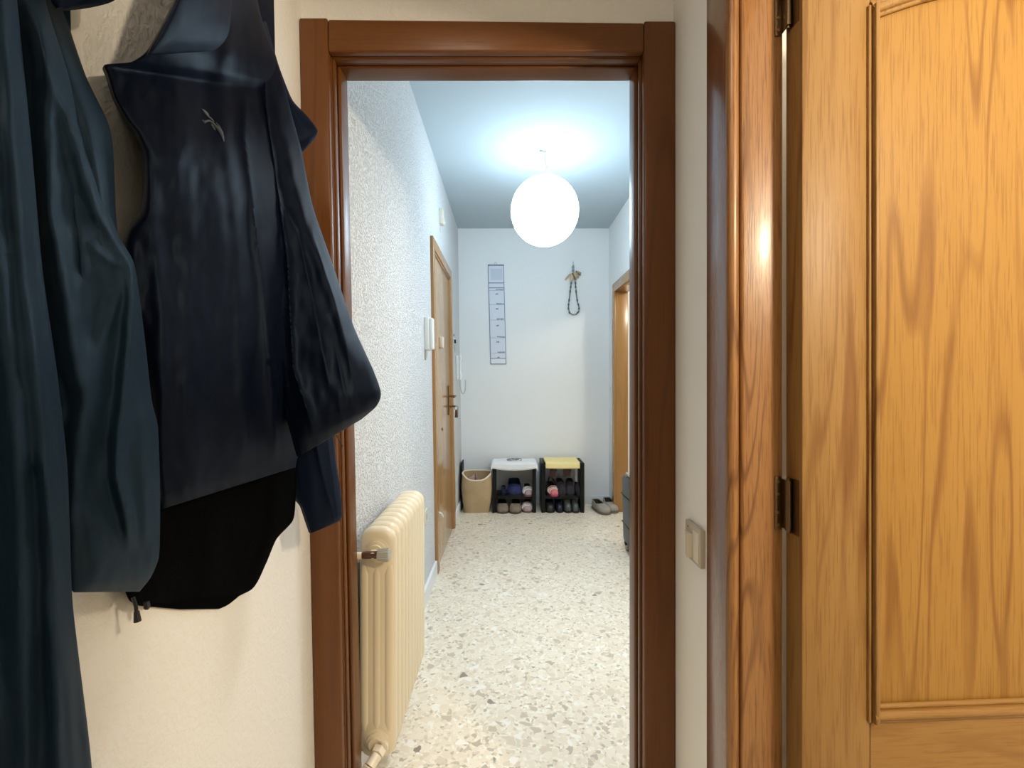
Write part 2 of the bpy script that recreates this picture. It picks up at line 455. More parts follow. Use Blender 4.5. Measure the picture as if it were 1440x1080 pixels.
leaf3 = MB().box(dx(-.01), dx(.004), EY0 + .085, EY1 - .085, .006, 2.018, .002).build('door_leaf', 'honey', d3)
hy = 3.70
pl = MB().box(dx(.004), dx(.012), hy - .021, hy + .021, .935, 1.165, .003, 3).build('handle_plate', 'bronze', leaf3)
m = MB(); m.tube([(dx(.012), hy, 1.083), (dx(.052), hy, 1.083), (dx(.058), hy - .01, 1.083), (dx(.058), hy - .12, 1.080)], .0085, 12)
m.build('lever', 'bronze', leaf3)
m = MB(); m.lathe([(.011, .012), (.011, .024), (.009, .026)], 16, (dx(0), hy, 1.004), 'X')
m.build('lock_cylinder', 'bronze', leaf3)
m = MB(); m.box(dx(.004), dx(.030), 3.235, 3.290, 1.428, 1.505, .006, 3); m.build('safety_latch', 'cream_plastic', leaf3)
m = MB(); m.lathe([(.010, .004), (.010, .010), (.006, .012)], 14, (dx(0), 3.30, .865), 'X'); m.build('stud', 'old_brass', leaf3)
m = MB(); m.tube([(dx(.012), 3.02, .365), (dx(.030), 3.03, .352), (dx(.036), 3.06, .325)], .006, 8); m.build('door_stop', 'white_plastic', d3)

# ---- door_4: doorway on the hall's right wall
d4 = thing('door_4', 'brown wooden doorway behind the suitcase', 'doorway', (XHR, RY1, 0), kind='structure')
MB().box(XHR - .018, XHR, RY1 - .03, RY1 + .06, 0, 2.10, .004, 3).build('casing', 'honey_dark', d4)
MB().box(XHR - .018, XHR, RY0 - .06, RY0 + .03, 0, 2.10, .004, 3).build('casing', 'honey_dark', d4)
MB().box(XHR - .018, XHR, RY0 + .03, RY1 - .03, 2.02, 2.10, .004, 3).build('head_casing', 'honey_dark', d4)
MB().box(XHR + .001, XHR + .112, RY1 - .028, RY1 - .001, 0, 2.03, .003).build('jamb', 'honey_dark', d4)
MB().box(XHR + .001, XHR + .112, RY0 + .001, RY0 + .028, 0, 2.03, .003).build('jamb', 'honey_dark', d4)
MB().box(XHR + .001, XHR + .112, RY0 + .028, RY1 - .028, 2.015, 2.045, .003).build('head_jamb', 'honey_dark', d4)

# ------------------------------------------------------------------ radiator
RXa, RXb, RY, RN, RP = -.430, -.324, 1.352, 10, .0495
ZR0, ZR1 = .115, .778
rad = thing('radiator', 'cream column radiator under the spattered hall wall', 'radiator', (-.374, 1.6, 0))
def rrect(x0, x1, z0, z1, r, n=7):
    out = []
    for cx, cz, a0 in ((x1 - r, z1 - r, 0), (x0 + r, z1 - r, PI / 2), (x0 + r, z0 + r, PI), (x1 - r, z0 + r, 1.5 * PI)):
        for i in range(n):
            a = a0 + PI / 2 * i / (n - 1); out.append((cx + r * math.cos(a), cz + r * math.sin(a)))
    return out
def section(y, end):
    """one hollow-looking element: broad rounded outer rim, columns pressed in its face"""
    m = MB(); T = RP
    o = lambda d: rrect(RXa + d, RXb - d, ZR0 + d, ZR1 - d, .042 - d)
    rings = []
    for d, yy in ((.024, .0010), (.012, .0035), (.004, .0095), (0, .018), (0, .030), (.004, .039), (.012, .0455), (.024, .0485)):
        rings.append([(p[0], y + yy, p[1]) for p in o(d)])
    m.loft(rings)
    if end:
        for c in (RXa + .019, (RXa + RXb) / 2, RXb - .019):
            m.tube([(c, y + .0065, ZR0 + .085), (c, y + .0055, ZR0 + .11), (c, y + .0055, ZR1 - .13), (c, y + .0065, ZR1 - .105)], [.010, .0135, .0135, .010], 16, flat=(1, .5))
        for zc in (ZR0 + .055, ZR1 - .062):
            m.lathe([(.037, .004), (.035, -.002), (.029, -.004), (.028, -.009), (.020, -.012), (.0195, -.016)], 28, ((RXa + RXb) / 2, y + .002, zc), 'Y')
    return m
for i in range(RN):
    section(RY + i * RP, i in (0,)).build('section', 'radiator', rad)
zc = ZR1 - .062; xc = (RXa + RXb) / 2
m = MB(); m.tube([(xc, RY - .010, zc), (xc, RY - .040, zc)], .0085, 14); m.tube([(xc, RY - .024, zc), (xc, RY - .032, zc)], .013, 6)
val = m.build('valve_stem', 'pipe', rad)
yv = RY - .032
MB().tube([(xc - .038, yv, zc - .002), (xc - .020, yv, zc - .001), (xc + .012, yv, zc)], [.009, .0105, .0105], 16).build('valve_body', 'brown_plastic', val)
m = MB(); kn = []
for h, r in ((.012, .0125), (.014, .0145), (.042, .0175), (.046, .0165), (.048, .012)):
    kn.append((r, h))
m.lathe(kn, 36, (xc, yv, zc), 'X')
for i in range(18):
    a = 2 * PI * i / 18
    m.tube([(xc + .014, yv + .0145 * math.cos(a), zc + .0145 * math.sin(a)), (xc + .043, yv + .0175 * math.cos(a), zc + .0175 * math.sin(a))], .0014, 6)
m.build('valve_knob', 'grey_plastic', val)
MB().tube([(xc - .030, yv, zc - .002), (-.443, yv, zc - .002), (xh(zc) - .01, yv, zc - .002)], .010, 14).build('supply_pipe', 'pipe', rad)
zb = ZR0 + .045
m = MB(); m.tube([(xc + .012, RY - .002, zb), (xc + .012, RY - .014, zb)], .024, 24)
m.tube([(xc + .012, RY - .012, zb - .002), (xc + .008, RY - .030, zb - .006)], .020, 6); m.tube([(xc + .010, RY - .028, zb - .004), (xc - .004, RY - .050, zb - .02)], .015, 18)
m.tube([(xc - .004, RY - .050, zb - .018), (xc - .010, RY - .058, zb - .032)], .019, 6); m.tube([(xc - .008, RY - .056, zb - .03), (xc - .03, RY - .07, 0)], .010, 14)
m.build('return_valve', 'pipe', rad)
for yy in (RY + 1.5 * RP, RY + 8.5 * RP):
    MB().tube([(RXa + .02, yy, ZR1 - .12), (xh(.65) - .008, yy, ZR1 - .12)], .008, 10).build('bracket', 'radiator', rad)
    MB().tube([(RXa + .02, yy, ZR0 + .09), (xh(.2) - .008, yy, ZR0 + .09)], .008, 10).build('bracket', 'radiator', rad)

# socket on the wall past the radiator
s = thing('wall_socket', 'small cream wall socket low past the radiator', 'socket', (xh(.5), 2.62, .45), rot=(0, TILT, 0))
ox = xh(.5) - .0005
MB().box(ox, ox + .010, 2.58, 2.66, .41, .49, .003, 3).build('plate', 'cream_plastic', s)
MB().lathe([(.019, .0101), (.018, .004), (.018, .003)], 20, (ox, 2.62, .45), 'X').build('outlet', 'grey_plastic', s)

# ------------------------------------------------------------------ things on the hall walls
# door phone box near the entry door
xi = xh(1.47)
s = thing('intercom_box', 'white slim wall box left of the entry door', 'intercom', (xi, 2.72, 1.38), rot=(0, TILT, 0))
MB().box(xi, xi + .030, 2.685, 2.775, 1.378, 1.566, .006, 3).build('base', 'white_plastic', s)
MB().box(xi + .0305, xi + .052, 2.690, 2.735, 1.380, 1.560, .008, 3).build('front_cover', 'white_plastic', s)
MB().tube([(xi + .008, 2.69, 1.379), (xi + .008, 2.69, 1.35), (xi + .006, 2.688, 1.32)], .006, 8).build('cord', 'grey_plastic', s)
# alarm sensor above the entry door
xi = xh(2.37)
s = thing('motion_sensor', 'small white motion sensor high above entry door', 'sensor', (xi, 3.38, 2.30), rot=(0, TILT, 0))
MB().prism([(xi, 2.315), (xi + .030, 2.315), (xi + .044, 2.335), (xi + .030, 2.36), (xi + .030, 2.425), (xi, 2.425)], 'Y', 3.35, 3.41, .004).build('body', 'cream_plastic', s)
MB().box(xi + .028, xi + .0365, 3.362, 3.385, 2.3255, 2.3385, .002).build('lens', 'dark_void', s)
MB().tube([(xi + .004, 3.36, 2.316), (xi + .004, 3.37, 2.29), (xi + .003, 3.40, 2.27)], .0022, 6).build('cord', 'white_plastic', s)
# small key holder
xi = xh(1.52)
s = thing('key_rack', 'small dark and white key holder beyond the entry door', 'key holder', (xi, 4.12, 1.48), rot=(0, TILT, 0))
MB().box(xi, xi + .012, 4.04, 4.20, 1.56, 1.575, .002).build('rail', 'white_plastic', s)
MB().box(xi + .0005, xi + .02, 4.06, 4.10, 1.59, 1.605, .002).build('hook', 'steel', s)
MB().box(xi + .012, xi + .027, 4.075, 4.082, 1.525, 1.558, .002).build('tag', 'dark_void', s)
MB().tube([(xi + .015, 4.10 + .01 * math.cos(a), 1.485 + .03 * math.sin(a)) for a in [k * PI / 8 for k in range(16)]], .003, 6, closed=True).build('ring', 'steel', s)
# door phone handset with its looped cord
xi = xh(1.15)
s = thing('door_phone', 'white wall door phone with hanging looped cord', 'door phone', (xi, 4.30, 1.21), rot=(0, TILT, 0))
MB().box(xi, xi + .022, 4.27, 4.33, 1.215, 1.430, .006, 3).build('base', 'white_plastic', s)
MB().tube([(xi + .034, 4.30, 1.212), (xi + .040, 4.30, 1.25), (xi + .034, 4.30, 1.27), (xi + .034, 4.30, 1.385), (xi + .040, 4.30, 1.405), (xi + .032, 4.30, 1.435)],
          [.012, .016, .011, .011, .016, .012], 12).build('handset', 'white_plastic', s)
loop = []
for k in range(24):
    t = k / 23; a = PI * t
    loop.append((xi + .034 + .024 * (1 - math.cos(a)), 4.30, 1.212 - .125 * math.sin(a) ** .6 if 0 < t < 1 else 1.212))
MB().tube(loop, .0055, 8).build('cord', mat('pale_grey_cord', (.50, .52, .52), .5), s)

# long wall calendar, hangs a little askew
def calendar():
    paper = mat('pale_lilac_paper', (.74, .77, .85), .8); paper2 = mat('pale_printed_paper', (.62, .66, .76), .8)
    ink = mat('dark_blue_ink', (.19, .22, .32), .7); white = mat('white_paper', (.85, .86, .88), .8)
    S = YFAR / F
    y = YFAR
    def Q(px, py): p = P(px, py, YFAR); return p.x, p.z
    root = thing('wall_calendar', 'long narrow lilac paper calendar on the end wall', 'calendar', (P(698, 372, y).x, y, P(698, 512, y).z))
    def strip(x0, z0, x1, z1, d, t=.002): return x0, x1, y - d - t, y - d, min(z0, z1), max(z0, z1)
    def shear(m):
        z0 = P(0, 372, y).z
        for v in m.bm.verts: v.co.x += (z0 - v.co.z) * .026
        return m
    x0, z0 = Q(686.2, 373); x1, z1 = Q(708.2, 512)
    shear(MB().box(*strip(x0, z0, x1, z1, .001, .004), .0)).build('sheet', paper, root)
    m = MB()
    for a, b, c, d in ((686, 372.2, 708.4, 374), (686, 372, 686.9, 512.4), (707.6, 372, 708.5, 512.4), (686, 397.5, 708.4, 398.6), (686, 404.4, 708.4, 405.4), (686, 511.4, 708.4, 512.4), (686, 503.6, 708.4, 504.4)):
        xa, za = Q(a, b); xb, zb = Q(c, d); m.box(*strip(xa, za, xb, zb, .005, .0012))
    shear(m).build('border', ink, root)
    m = MB(); xa, za = Q(689.5, 378); xb, zb = Q(706, 394); m.box(*strip(xa, za, xb, zb, .005, .001))
    shear(m).build('picture', paper2, root)
    rnd = random.Random(3)
    for py in (407.5, 427.5, 449, 474, 495.5):
        xx = 696.5; m = MB()
        while xx < 706.5:
            w = rnd.uniform(.8, 2.0); xa, za = Q(xx, py - rnd.uniform(.6, 1.2)); xb, zb = Q(min(xx + w, 707), py + rnd.uniform(.2, .9)); m.box(*strip(xa, za, xb, zb, .005, .001)); xx += w + .4
        xa, za = Q(687.2, py + 1.0); xb, zb = Q(707.4, py + 1.3); m.box(*strip(xa, za, xb, zb, .005, .001))
        cy = py + rnd.uniform(5, 9)
        for k in range(3):
            xa, za = Q(695.5 + k * 1.3, cy + rnd.uniform(-.8, .8)); xb, zb = Q(696.6 + k * 1.3, cy + 1.6); m.box(*strip(xa, za, xb, zb, .005, .001))
        shear(m).build('print', ink, root)
    m = MB()
    for k in range(7):
        xa, za = Q(687.6 + 2.8 * k, 505.4); xb, zb = Q(689.8 + 2.8 * k, 510.4); m.box(*strip(xa, za, xb, zb, .005, .001))
    shear(m).build('footer_blocks', white, root)
    m = MB(); p = P(697, 369, y); m.tube([(p.x + .012 * math.cos(a), y - .006, p.z - .012 + .012 * math.sin(a)) for a in [k * PI / 6 for k in range(12)]], .0016, 6, closed=True)
    m.tube([(p.x, y, p.z), (p.x, y - .012, p.z)], .003, 8)
    m.build('hanger', 'steel', root)
calendar()

# hanging charm: hook, fan of pale wooden pieces, beaded loop
def charm():
    y = YFAR - .02
    tan = mat('pale_wood', (.60, .46, .28), .6); darkw = mat('dark_wood_bits', (.10, .08, .06), .6); bead = mat('dark_beads', (.12, .14, .15), .35); yb = mat('yellow_bead', (.55, .48, .08), .4); gb = mat('grey_glass_bead', (.35, .40, .42), .2)
    root = thing('hanging_charm', 'beaded loop charm with fan of tan wooden pieces', 'ornament', tuple(P(806, 444, y)))
    MB().tube([P(806, 368, YFAR), P(806, 368, y), P(806.5, 372, y - .004), P(806, 374, y)], .004, 8).build('hook', 'steel', root)
    m = MB()
    for k in range(9): m.sphere(P(806 + 1.0 * math.sin(k * 2.4), 373.5 + k * 1.1, y - .004 * math.cos(k * 2.4)), .0085, seg=10)
    m.build('bead_stem', gb, root)
    for i, (ax, ay, bx, by, r) in enumerate(((802, 385, 794.5, 393.5, .013), (806, 384, 803, 395, .012), (808, 383, 809, 394, .013), (809, 382.5, 813.5, 391, .012), (810, 381.5, 816, 387, .012), (810, 381, 817.5, 384, .010))):
        c, d = P(ax, ay, y - .006 * (i % 2)), P(bx, by, y - .006 * (i % 2))
        MB().tube([c, c.lerp(d, .3), c.lerp(d, .75), d], [r * .9, r * 1.7, r * 1.6, r * .9], 10, flat=(1, .4)).build('wooden_piece', tan, root)
    MB().tube([P(805, 384, y - .012), P(809.5, 393.5, y - .014)], .006, 8).build('dark_stick', darkw, root)
    MB().tube([P(810, 381, y - .012), P(816.5, 387, y - .014)], .005, 8).build('dark_stick', darkw, root)
    lp = [(804, 392), (803, 400), (802, 408), (801, 418), (799.5, 428), (799.3, 434), (801, 440), (805, 442.5), (810, 442), (814, 438), (814.3, 432), (812, 424), (810.5, 414), (809.5, 404), (809, 394)]
    pts = []
    for (a, b), (c, d) in zip(lp[:-1], lp[1:]):
        n = max(1, int(math.hypot(c - a, d - b) / 1.7))
        pts += [(a + (c - a) * k / n, b + (d - b) * k / n) for k in range(n)]
    A, Cc = MB(), MB()
    for k, (a, b) in enumerate(pts):
        if k % 5 == 2 and not (404 < b < 408 and a > 806):
            MB().sphere(P(a, b, y), .0085, seg=8).build('pale_bead', gb, root); continue
        tgt = Cc if (404 < b < 408 and a > 806) else A
        tgt.sphere(P(a, b, y), .0075 if k % 3 else .0105, seg=8)
    A.tube([P(a, b, y) for a, b in lp], .002, 6)
    A.build('bead_loop', bead, root); Cc.build('yellow_bead', yb, root)
charm()

# ------------------------------------------------------------------ paper lantern
def emission(name, color, strength):
    m = bpy.data.materials.new(name); m.use_nodes = True; n = m.node_tree.nodes; n.clear()
    o = n.new('ShaderNodeOutputMaterial'); e = n.new('ShaderNodeEmission'); e.inputs[0].default_value = (*color, 1); e.inputs[1].default_value = strength
    m.node_tree.links.new(e.outputs[0], o.inputs[0]); return m
COOL = (.66, .86, 1.0)
LY0 = 3.09; lc = P(766, 297, LY0); LR = 47.5 * LY0 / F
lan = thing('paper_lantern', 'round white paper lantern glowing under the hall ceiling', 'ceiling lamp', (lc.x, lc.y, lc.z))
prof = []
for k in range(41):
    a = -PI / 2 + PI * k / 40
    if k < 2 or k > 37: continue
    prof.append((LR * math.cos(a) * (1 + .004 * math.cos(k * PI)), LR * 1.02 * math.sin(a)))
MB().lathe(prof, 56, lc, cap=False).build('shade', emission('lit_paper', COOL, 14), lan)
MB().tube([(lc.x + .05 * math.cos(a), lc.y + .05 * math.sin(a), lc.z + LR * 1.0) for a in [k * PI / 12 for k in range(24)]], .003, 6, closed=True).build('top_ring', 'steel', lan)
zt = lc.z + LR
MB().tube([(lc.x + .002, lc.y, H - .002), (lc.x + .001, lc.y, H - .05), (lc.x + .012, lc.y, H - .10), (lc.x + .004, lc.y, zt + .02), (lc.x, lc.y, zt - .05)], .0035, 8).build('cord', 'grey_plastic', lan)
MB().tube([(lc.x + .012, lc.y, H - .098), (lc.x + .03, lc.y, H - .125), (lc.x + .055, lc.y, H - .155), (lc.x + .06, lc.y, H - .162)], .004, 8).build('cord_end', 'grey_plastic', lan)
MB().tube([(lc.x - .035, lc.y - .01, H - .010), (lc.x, lc.y, H - .006), (lc.x + .012, lc.y + .003, H - .004)], [.009, .010, .006], 8).build('ceiling_hook', 'grey_plastic', lan)

# ------------------------------------------------------------------ basket in the corner
def superring(cx, cy, z, a, b, n=40, e=3.2):
    out = []
    for k in range(n):
        t = 2 * PI * k / n; c, s_ = math.cos(t), math.sin(t)
        out.append((cx + a * math.copysign(abs(c) ** (2 / e), c), cy + b * math.copysign(abs(s_) ** (2 / e), s_), z))
    return out
kraft = mat('tan_woven_paper', (.50, .36, .20), .8); t = NT(kraft)
wv = t.add('ShaderNodeTexWave'); wv.inputs['Scale'].default_value = 55; wv.bands_direction = 'Z'; wv.inputs['Distortion'].default_value = 1.5
t.link(t.coords(), wv.inputs['Vector']); t.link(t.mix(t.noise(t.coords(), 9, 3), (.56, .41, .235), (.42, .29, .15)), t.b.inputs['Base Color']); t.bump(wv.outputs['Fac'], .35, .003)
creamrim = mat('cream_rim', (.80, .68, .50), .6)
bx, by = -.290, 4.37
bk = thing('basket', 'tan square paper basket in the left corner', 'basket', (bx, by, 0))
lev = [(.0, .110, .095), (.012, .113, .098), (.10, .130, .110), (.20, .140, .120), (.28, .140, .121), (.355, .134, .116)]
def dip(ring, k):
    return [(p[0], p[1], p[2] - k * .055 * max(0, (by - p[1]) / .116) ** 1.5 * max(0, 1 - abs((p[0] - bx) / .134) ** 3)) for p in ring]
outer = [dip(superring(bx, by, z, a, b), max(0, (z - .2) / .155)) for z, a, b in lev]
inner = [dip(superring(bx, by, z, a - .009, b - .009), max(0, (z - .2) / .155)) for z, a, b in lev[1:]][::-1]
m = MB(); m.loft(outer + inner); m.build('body', kraft, bk)
m = MB(); m.tube([(p[0], p[1], p[2] + .357) for p in dip(superring(bx, by, 0, .130, .112), 1)], .0075, 10, closed=True); m.build('rim', creamrim, bk)
MB().box(bx - .106, bx + .106, by - .099, by - .092, .001, .010, .002).build('base_edge', creamrim, bk)
pink = fabric('dusty_pink_cloth', (.52, .33, .30), (.42, .25, .24), weave=300); greyc = fabric('dark_grey_cloth', (.08, .09, .09), (.13, .14, .14), weave=300)
def lump(name, label, cat, c, r, m_, rot=(0, 0, 0), seed=0, amp=.35, group=None):
    b = bmesh.new(); bmesh.ops.create_icosphere(b, subdivisions=4, radius=1)
    for v in b.verts:
        n = noise.noise(v.co * 1.3 + Vector((seed, 0, 0))); n2 = noise.noise(v.co * 3.1 + Vector((0, seed, 0)))
        v.co = v.co * (1 + amp * n + amp * .4 * n2); v.co = Vector((v.co.x * r[0], v.co.y * r[1], v.co.z * r[2]))
    mb = MB(); mb.merge(b, Matrix.Rotation(rot[2], 4, 'Z') @ Matrix.Rotation(rot[1], 4, 'Y')); o = mb.build(name, m_); o.location = c
    return tag(o, label, cat, group)
# contents stand on one another from the basket's bottom
lump('pink_cloth', 'crumpled pink cloth at left inside the tan basket', 'cloth', (bx - .062, by + .02, .205), (.042, .060, .135), pink, (0, .25, .3), 3, .28)
lump('pink_cloth', 'folded brown-pink cloth standing mid basket', 'cloth', (bx + .016, by + .022, .200), (.024, .056, .145), fabric('brown_pink_cloth', (.36, .22, .19), (.30, .18, .16), weave=300), (0, -.2, .2), 8, .2)
lump('grey_cloth', 'dark grey cloth at right inside the tan basket', 'cloth', (bx + .078, by + .02, .185), (.026, .062, .135), greyc, (0, .1, 0), 12, .2)
pn = tag(MB().box(-.444, -.432, 4.42, 4.60, .0, .44, .003).build('leaning_board', 'black_plastic'), 'thin dark board upright between corner and tan basket', 'board')

# ------------------------------------------------------------------ shoe racks
def rack(xc, yf, wd, label, ztop):
    r = thing('shoe_rack', label, 'shoe rack', (xc, yf, 0), group='black plastic shoe racks')
    D = .30; hw = wd / 2
    for sx in (-1, 1):
        xa = xc + sx * hw; xb = xa - sx * .022
        m = MB(); m.box(min(xa, xb), max(xa, xb), yf, yf + D, .0, ztop, .005)
        xa2 = xa - sx * .022; xb2 = xa2 - sx * .014
        m.box(min(xa2, xb2), max(xa2, xb2), yf + .004, yf + .03, .0, ztop - .02, .005)
        m.build('side_panel', 'black_plastic', r)
    MB().box(xc - hw + .023, xc + hw - .023, yf + .006, yf + D - .004, ztop - .018, ztop - .002, .004).build('top_shelf', 'black_plastic', r)
    MB().box(xc - hw + .023, xc + hw - .023, yf + .032, yf + D - .004, .128, .142, .003).build('shelf', 'black_plastic', r)
    MB().box(xc - hw + .023, xc + hw - .023, yf + .0325, yf + .042, .118, .152, .003).build('shelf_lip', 'black_plastic', r)
    return r
YR = 4.31
xL = (P(692.5, 0, YR).x + P(754, 0, YR).x) / 2; WL = P(754, 0, YR).x - P(692.5, 0, YR).x
xRk = (P(761.5, 0, YR).x + P(822, 0, YR).x) / 2; WR = P(822, 0, YR).x - P(761.5, 0, YR).x
ZTL, ZTR = .440, .455
rack(xL, YR, WL, 'black plastic shoe rack under the white cloth', ZTL)
rack(xRk, YR, WR, 'black plastic shoe rack under the yellow cloth', ZTR)

def drape(name, m_, xc, hw, y0, y1, z, front, side, sag, seed, label, thick=.004, puff=0.0):
    """a cloth lying on a rack top with a hanging front edge and sides"""
    nx, ny = 44, 34; b = bmesh.new(); g = []
    for j in range(ny + 1):
        row = []
        for i in range(nx + 1):
            s_ = -1 + 2 * i / nx; v = j / ny                     # v 0 front edge hanging .. 1 back
            x = xc + s_ * (hw + side); zz = z
            over = abs(s_) * (hw + side) - hw
            if over > 0 and side > 0:
                x = xc + math.copysign(hw + .006 + over * .18, s_); zz = z - over
            L = front + (y1 - y0); d = v * L - front
            if d < 0: y = y0 - .008 - .1 * abs(d); zz -= abs(d) * (1 + 0.0) + sag * (1 - s_ * s_) * abs(d) / max(front, .001)
            else: y = y0 + d
            w_ = noise.noise(Vector((x * 11 + seed, y * 11, seed))) * .006 + noise.noise(Vector((x * 34, y * 34 + seed, 0))) * .002
            zz += w_ * (1 if d > .01 else .3) + .004 + puff * max(0, 1 - s_ * s_) * max(0, math.sin(PI * min(1, max(0, d / (y1 - y0)))))
            row.append(b.verts.new((x, y, zz)))
        g.append(row)
    for j in range(ny):
        for i in range(nx): b.faces.new((g[j][i], g[j][i + 1], g[j + 1][i + 1], g[j + 1][i]))
    bmesh.ops.recalc_face_normals(b, faces=b.faces[:])
    mb = MB(); mb.merge(b); o = mb.build(name, m_, None, (xc, (y0 + y1) / 2, z), angle=60)
    md = o.modifiers.new('thick', 'SOLIDIFY'); md.thickness = thick; md.offset = 1
    return tag(o, label, 'cloth')
whitec = fabric('white_cloth', (.86, .88, .88), (.80, .82, .83), weave=500, sheen=.1)
yellow = fabric('yellow_cloth', (.88, .76, .38), (.82, .68, .28), weave=500, sheen=.1, big=40)
drape('white_cloth', whitec, xL, WL / 2, YR, YR + .29, ZTL, .030, .040, .026, 2, 'white cloth spread over the left shoe rack top', puff=.006)
yc = drape('yellow_cloth', yellow, xRk - .004, WR / 2 - .040, YR, YR + .29, ZTR, .050, 0, .004, 9, 'yellow patterned cloth on the right shoe rack top')
maroon = fabric('dark_maroon_cloth', (.045, .014, .014), (.03, .01, .01), weave=400)
for a0, a1, h in ((773.2, 784, 671.0), (791.8, 804, 669.6)):
    p0, p1 = P(a0, 658, YR), P(a1, h, YR)
    m = MB(); m.prism([(p0.x, ZTR - .022), (p0.x + .004, p1.z - .004), (p1.x - .012, p1.z), (p1.x, ZTR - .022)], 'Y', YR - .0005, YR + .0045, .0015)
    m.build('hanging_tab', maroon, yc, origin=(xRk - .004, (YR + YR + .29) / 2, ZTR)).parent = yc
# grey tangle on the white cloth
gc = mat('grey_cord', (.22, .22, .22), .5)
pts = []
for k in range(60):
    t = k / 59
    pts.append((xL - .005 + .075 * (t - .5) * 1.6 + .022 * math.sin(9 * t * PI), YR + .15 + .035 * math.cos(7 * t * PI), ZTL + .017 + .012 * abs(math.sin(5 * t * PI))))
tag(MB().tube(pts, .0032, 7).build('tangled_cord', gc), 'small tangled grey cord on the white cloth', 'cord')

# ------------------------------------------------------------------ shoes
def shoe_parts(root, upper, sole, lining, L=.27, W=.098, Hc=.085, toe_h=.045, open0=.10, open1=.52, open_w=.55, sole_t=.018, back=True, lace=None, straps=None, accent=None, tongue=None):
    """shoe lies along local -Y (toe towards -Y), heel at y = 0, sole on z = 0"""
    n, k = 26, 20
    def hw(t):   # half width along the foot, heel to toe
        return W / 2 * (.74 + .26 * math.sin(min(1, t / .68) * PI / 2) ** 1.5) * (max(0.004, 1 - max(0, (t - .70) / .30) ** 2.4)) ** .5 * (min(1, (t + .05) / .12)) ** .5
    def ht(t):
        if t < .5: return Hc - (Hc - toe_h * 1.35) * (t / .5) ** 1.6
        return (toe_h * 1.35 - toe_h * .45 * ((t - .5) / .5) ** 1.2) * max(.004, 1 - max(0, (t - .86) / .14) ** 2.2) ** .5
    # sole
    m = MB(); ring = []
    for side in (1, -1):
        rng = range(n + 1) if side == 1 else range(n, -1, -1)
        for i in rng: ring.append((side * (hw(i / n) + .003), -L * i / n))
    ring = [p for i, p in enumerate(ring) if i == 0 or (Vector(p) - Vector(ring[i - 1])).length > 1e-5]
    m.prism(ring, 'Z', 0, sole_t, .003); m.build('sole', sole, root)
    m = MB(); m.prism([(p[0] * .93, p[1] * .97 - .004) for p in ring], 'Z', sole_t + .0003, sole_t + .004); m.build('insole', lining, root)
    def pt(t, s_, off=0.0):
        h = ht(t) + off; w_ = hw(t) + off; a = PI * (s_ + 1) / 2
        return Vector((-w_ * math.copysign(abs(math.cos(a)) ** .75, math.cos(a)), -L * t, sole_t + h * math.sin(a) ** .8))
    if upper is not None:
        b = bmesh.new(); g = [[b.verts.new(pt(max(.002, min(.999, i / n)), -1 + 2 * j / k)) for j in range(k + 1)] for i in range(n + 1)]
        for i in range(n):
            tm = (i + .5) / n
            for j in range(k):
                sm = -1 + 2 * (j + .5) / k
                if tm < open1 and abs(sm) < open_w * (1 - max(0, (tm - open1 + .14) / .14) ** 2 * .6): continue
                if not back and tm < open0: continue
                if straps and not any(a < tm < c for a, c in straps): continue
                b.faces.new((g[i][j], g[i][j + 1], g[i + 1][j + 1], g[i + 1][j]))
        if back and not straps:
            b.faces.new([g[0][j] for j in range(k + 1) if abs(-1 + 2 * j / k) >= open_w - .06])
        bmesh.ops.delete(b, geom=[v for v in b.verts if not v.link_faces], context='VERTS')
        bmesh.ops.recalc_face_normals(b, faces=b.faces[:])
        mb = MB(); mb.merge(b); o = mb.build('upper', upper, root, angle=60)
        md = o.modifiers.new('thick', 'SOLIDIFY'); md.thickness = .004; md.offset = -1
        if back and not straps:                     # dark inside of the collar and heel
            b = bmesh.new(); e = min(n - 1, int((open1 + .12) * n)); keep = [j for j in range(k + 1)]
            q = [[b.verts.new(pt(max(.03, i / n), -1 + 2 * j / k, -.0062)) for j in keep] for i in range(e + 1)]
            for i in range(e):
                tm = (i + .5) / n
                for j in range(k):
                    if tm < open1 and abs(-1 + 2 * (j + .5) / k) < open_w + .02: continue
                    b.faces.new((q[i][j], q[i][j + 1], q[i + 1][j + 1], q[i + 1][j]))
            b.faces.new([q[0][j] for j in keep if abs(-1 + 2 * j / k) >= open_w - .05])
            bmesh.ops.delete(b, geom=[v for v in b.verts if not v.link_faces], context='VERTS')
            mb = MB(); mb.merge(b); mb.build('lining', lining, root, angle=60)
        if not straps:
            c = [pt(.012 + (open1 - .012) * q, sgn * open_w * (1 if q < .75 else 1 - (q - .75) * 2.0), .001) for sgn, qs in ((-1, [x / 12 for x in range(13)]), (1, [x / 12 for x in range(12, -1, -1)])) for q in qs]
            if back:
                MB().tube(c, .0035, 8, closed=True).build('collar', tongue or upper, root)
    if lace:
        m = MB()
        for t in (.50, .56, .62, .68):
            m.tube([pt(t, -.38, .002), pt(t - .01, 0, .004), pt(t, .38, .002)], .0022, 6)
        m.build('laces', lace, root)
    if accent:
        m = MB()
        for t, r in ((.60, .007), (.74, .006), (.86, .005)):
            m.tube([pt(t, -.95 + 1.9 * q / 12, .002) for q in range(13)], r, 8, flat=(1, .4))
        m.build('strap', accent, root)
def new_shoe(name, label, cat, loc, rot, group, **kw):
    r = thing(name, label, cat, (0, 0, 0), group); r['_o'] = [0, 0, 0]
    shoe_parts(r, **kw); r.location = loc; r.rotation_euler = rot
    return r
S_ = lambda nm, c, r=.7: mat(nm, c, r)
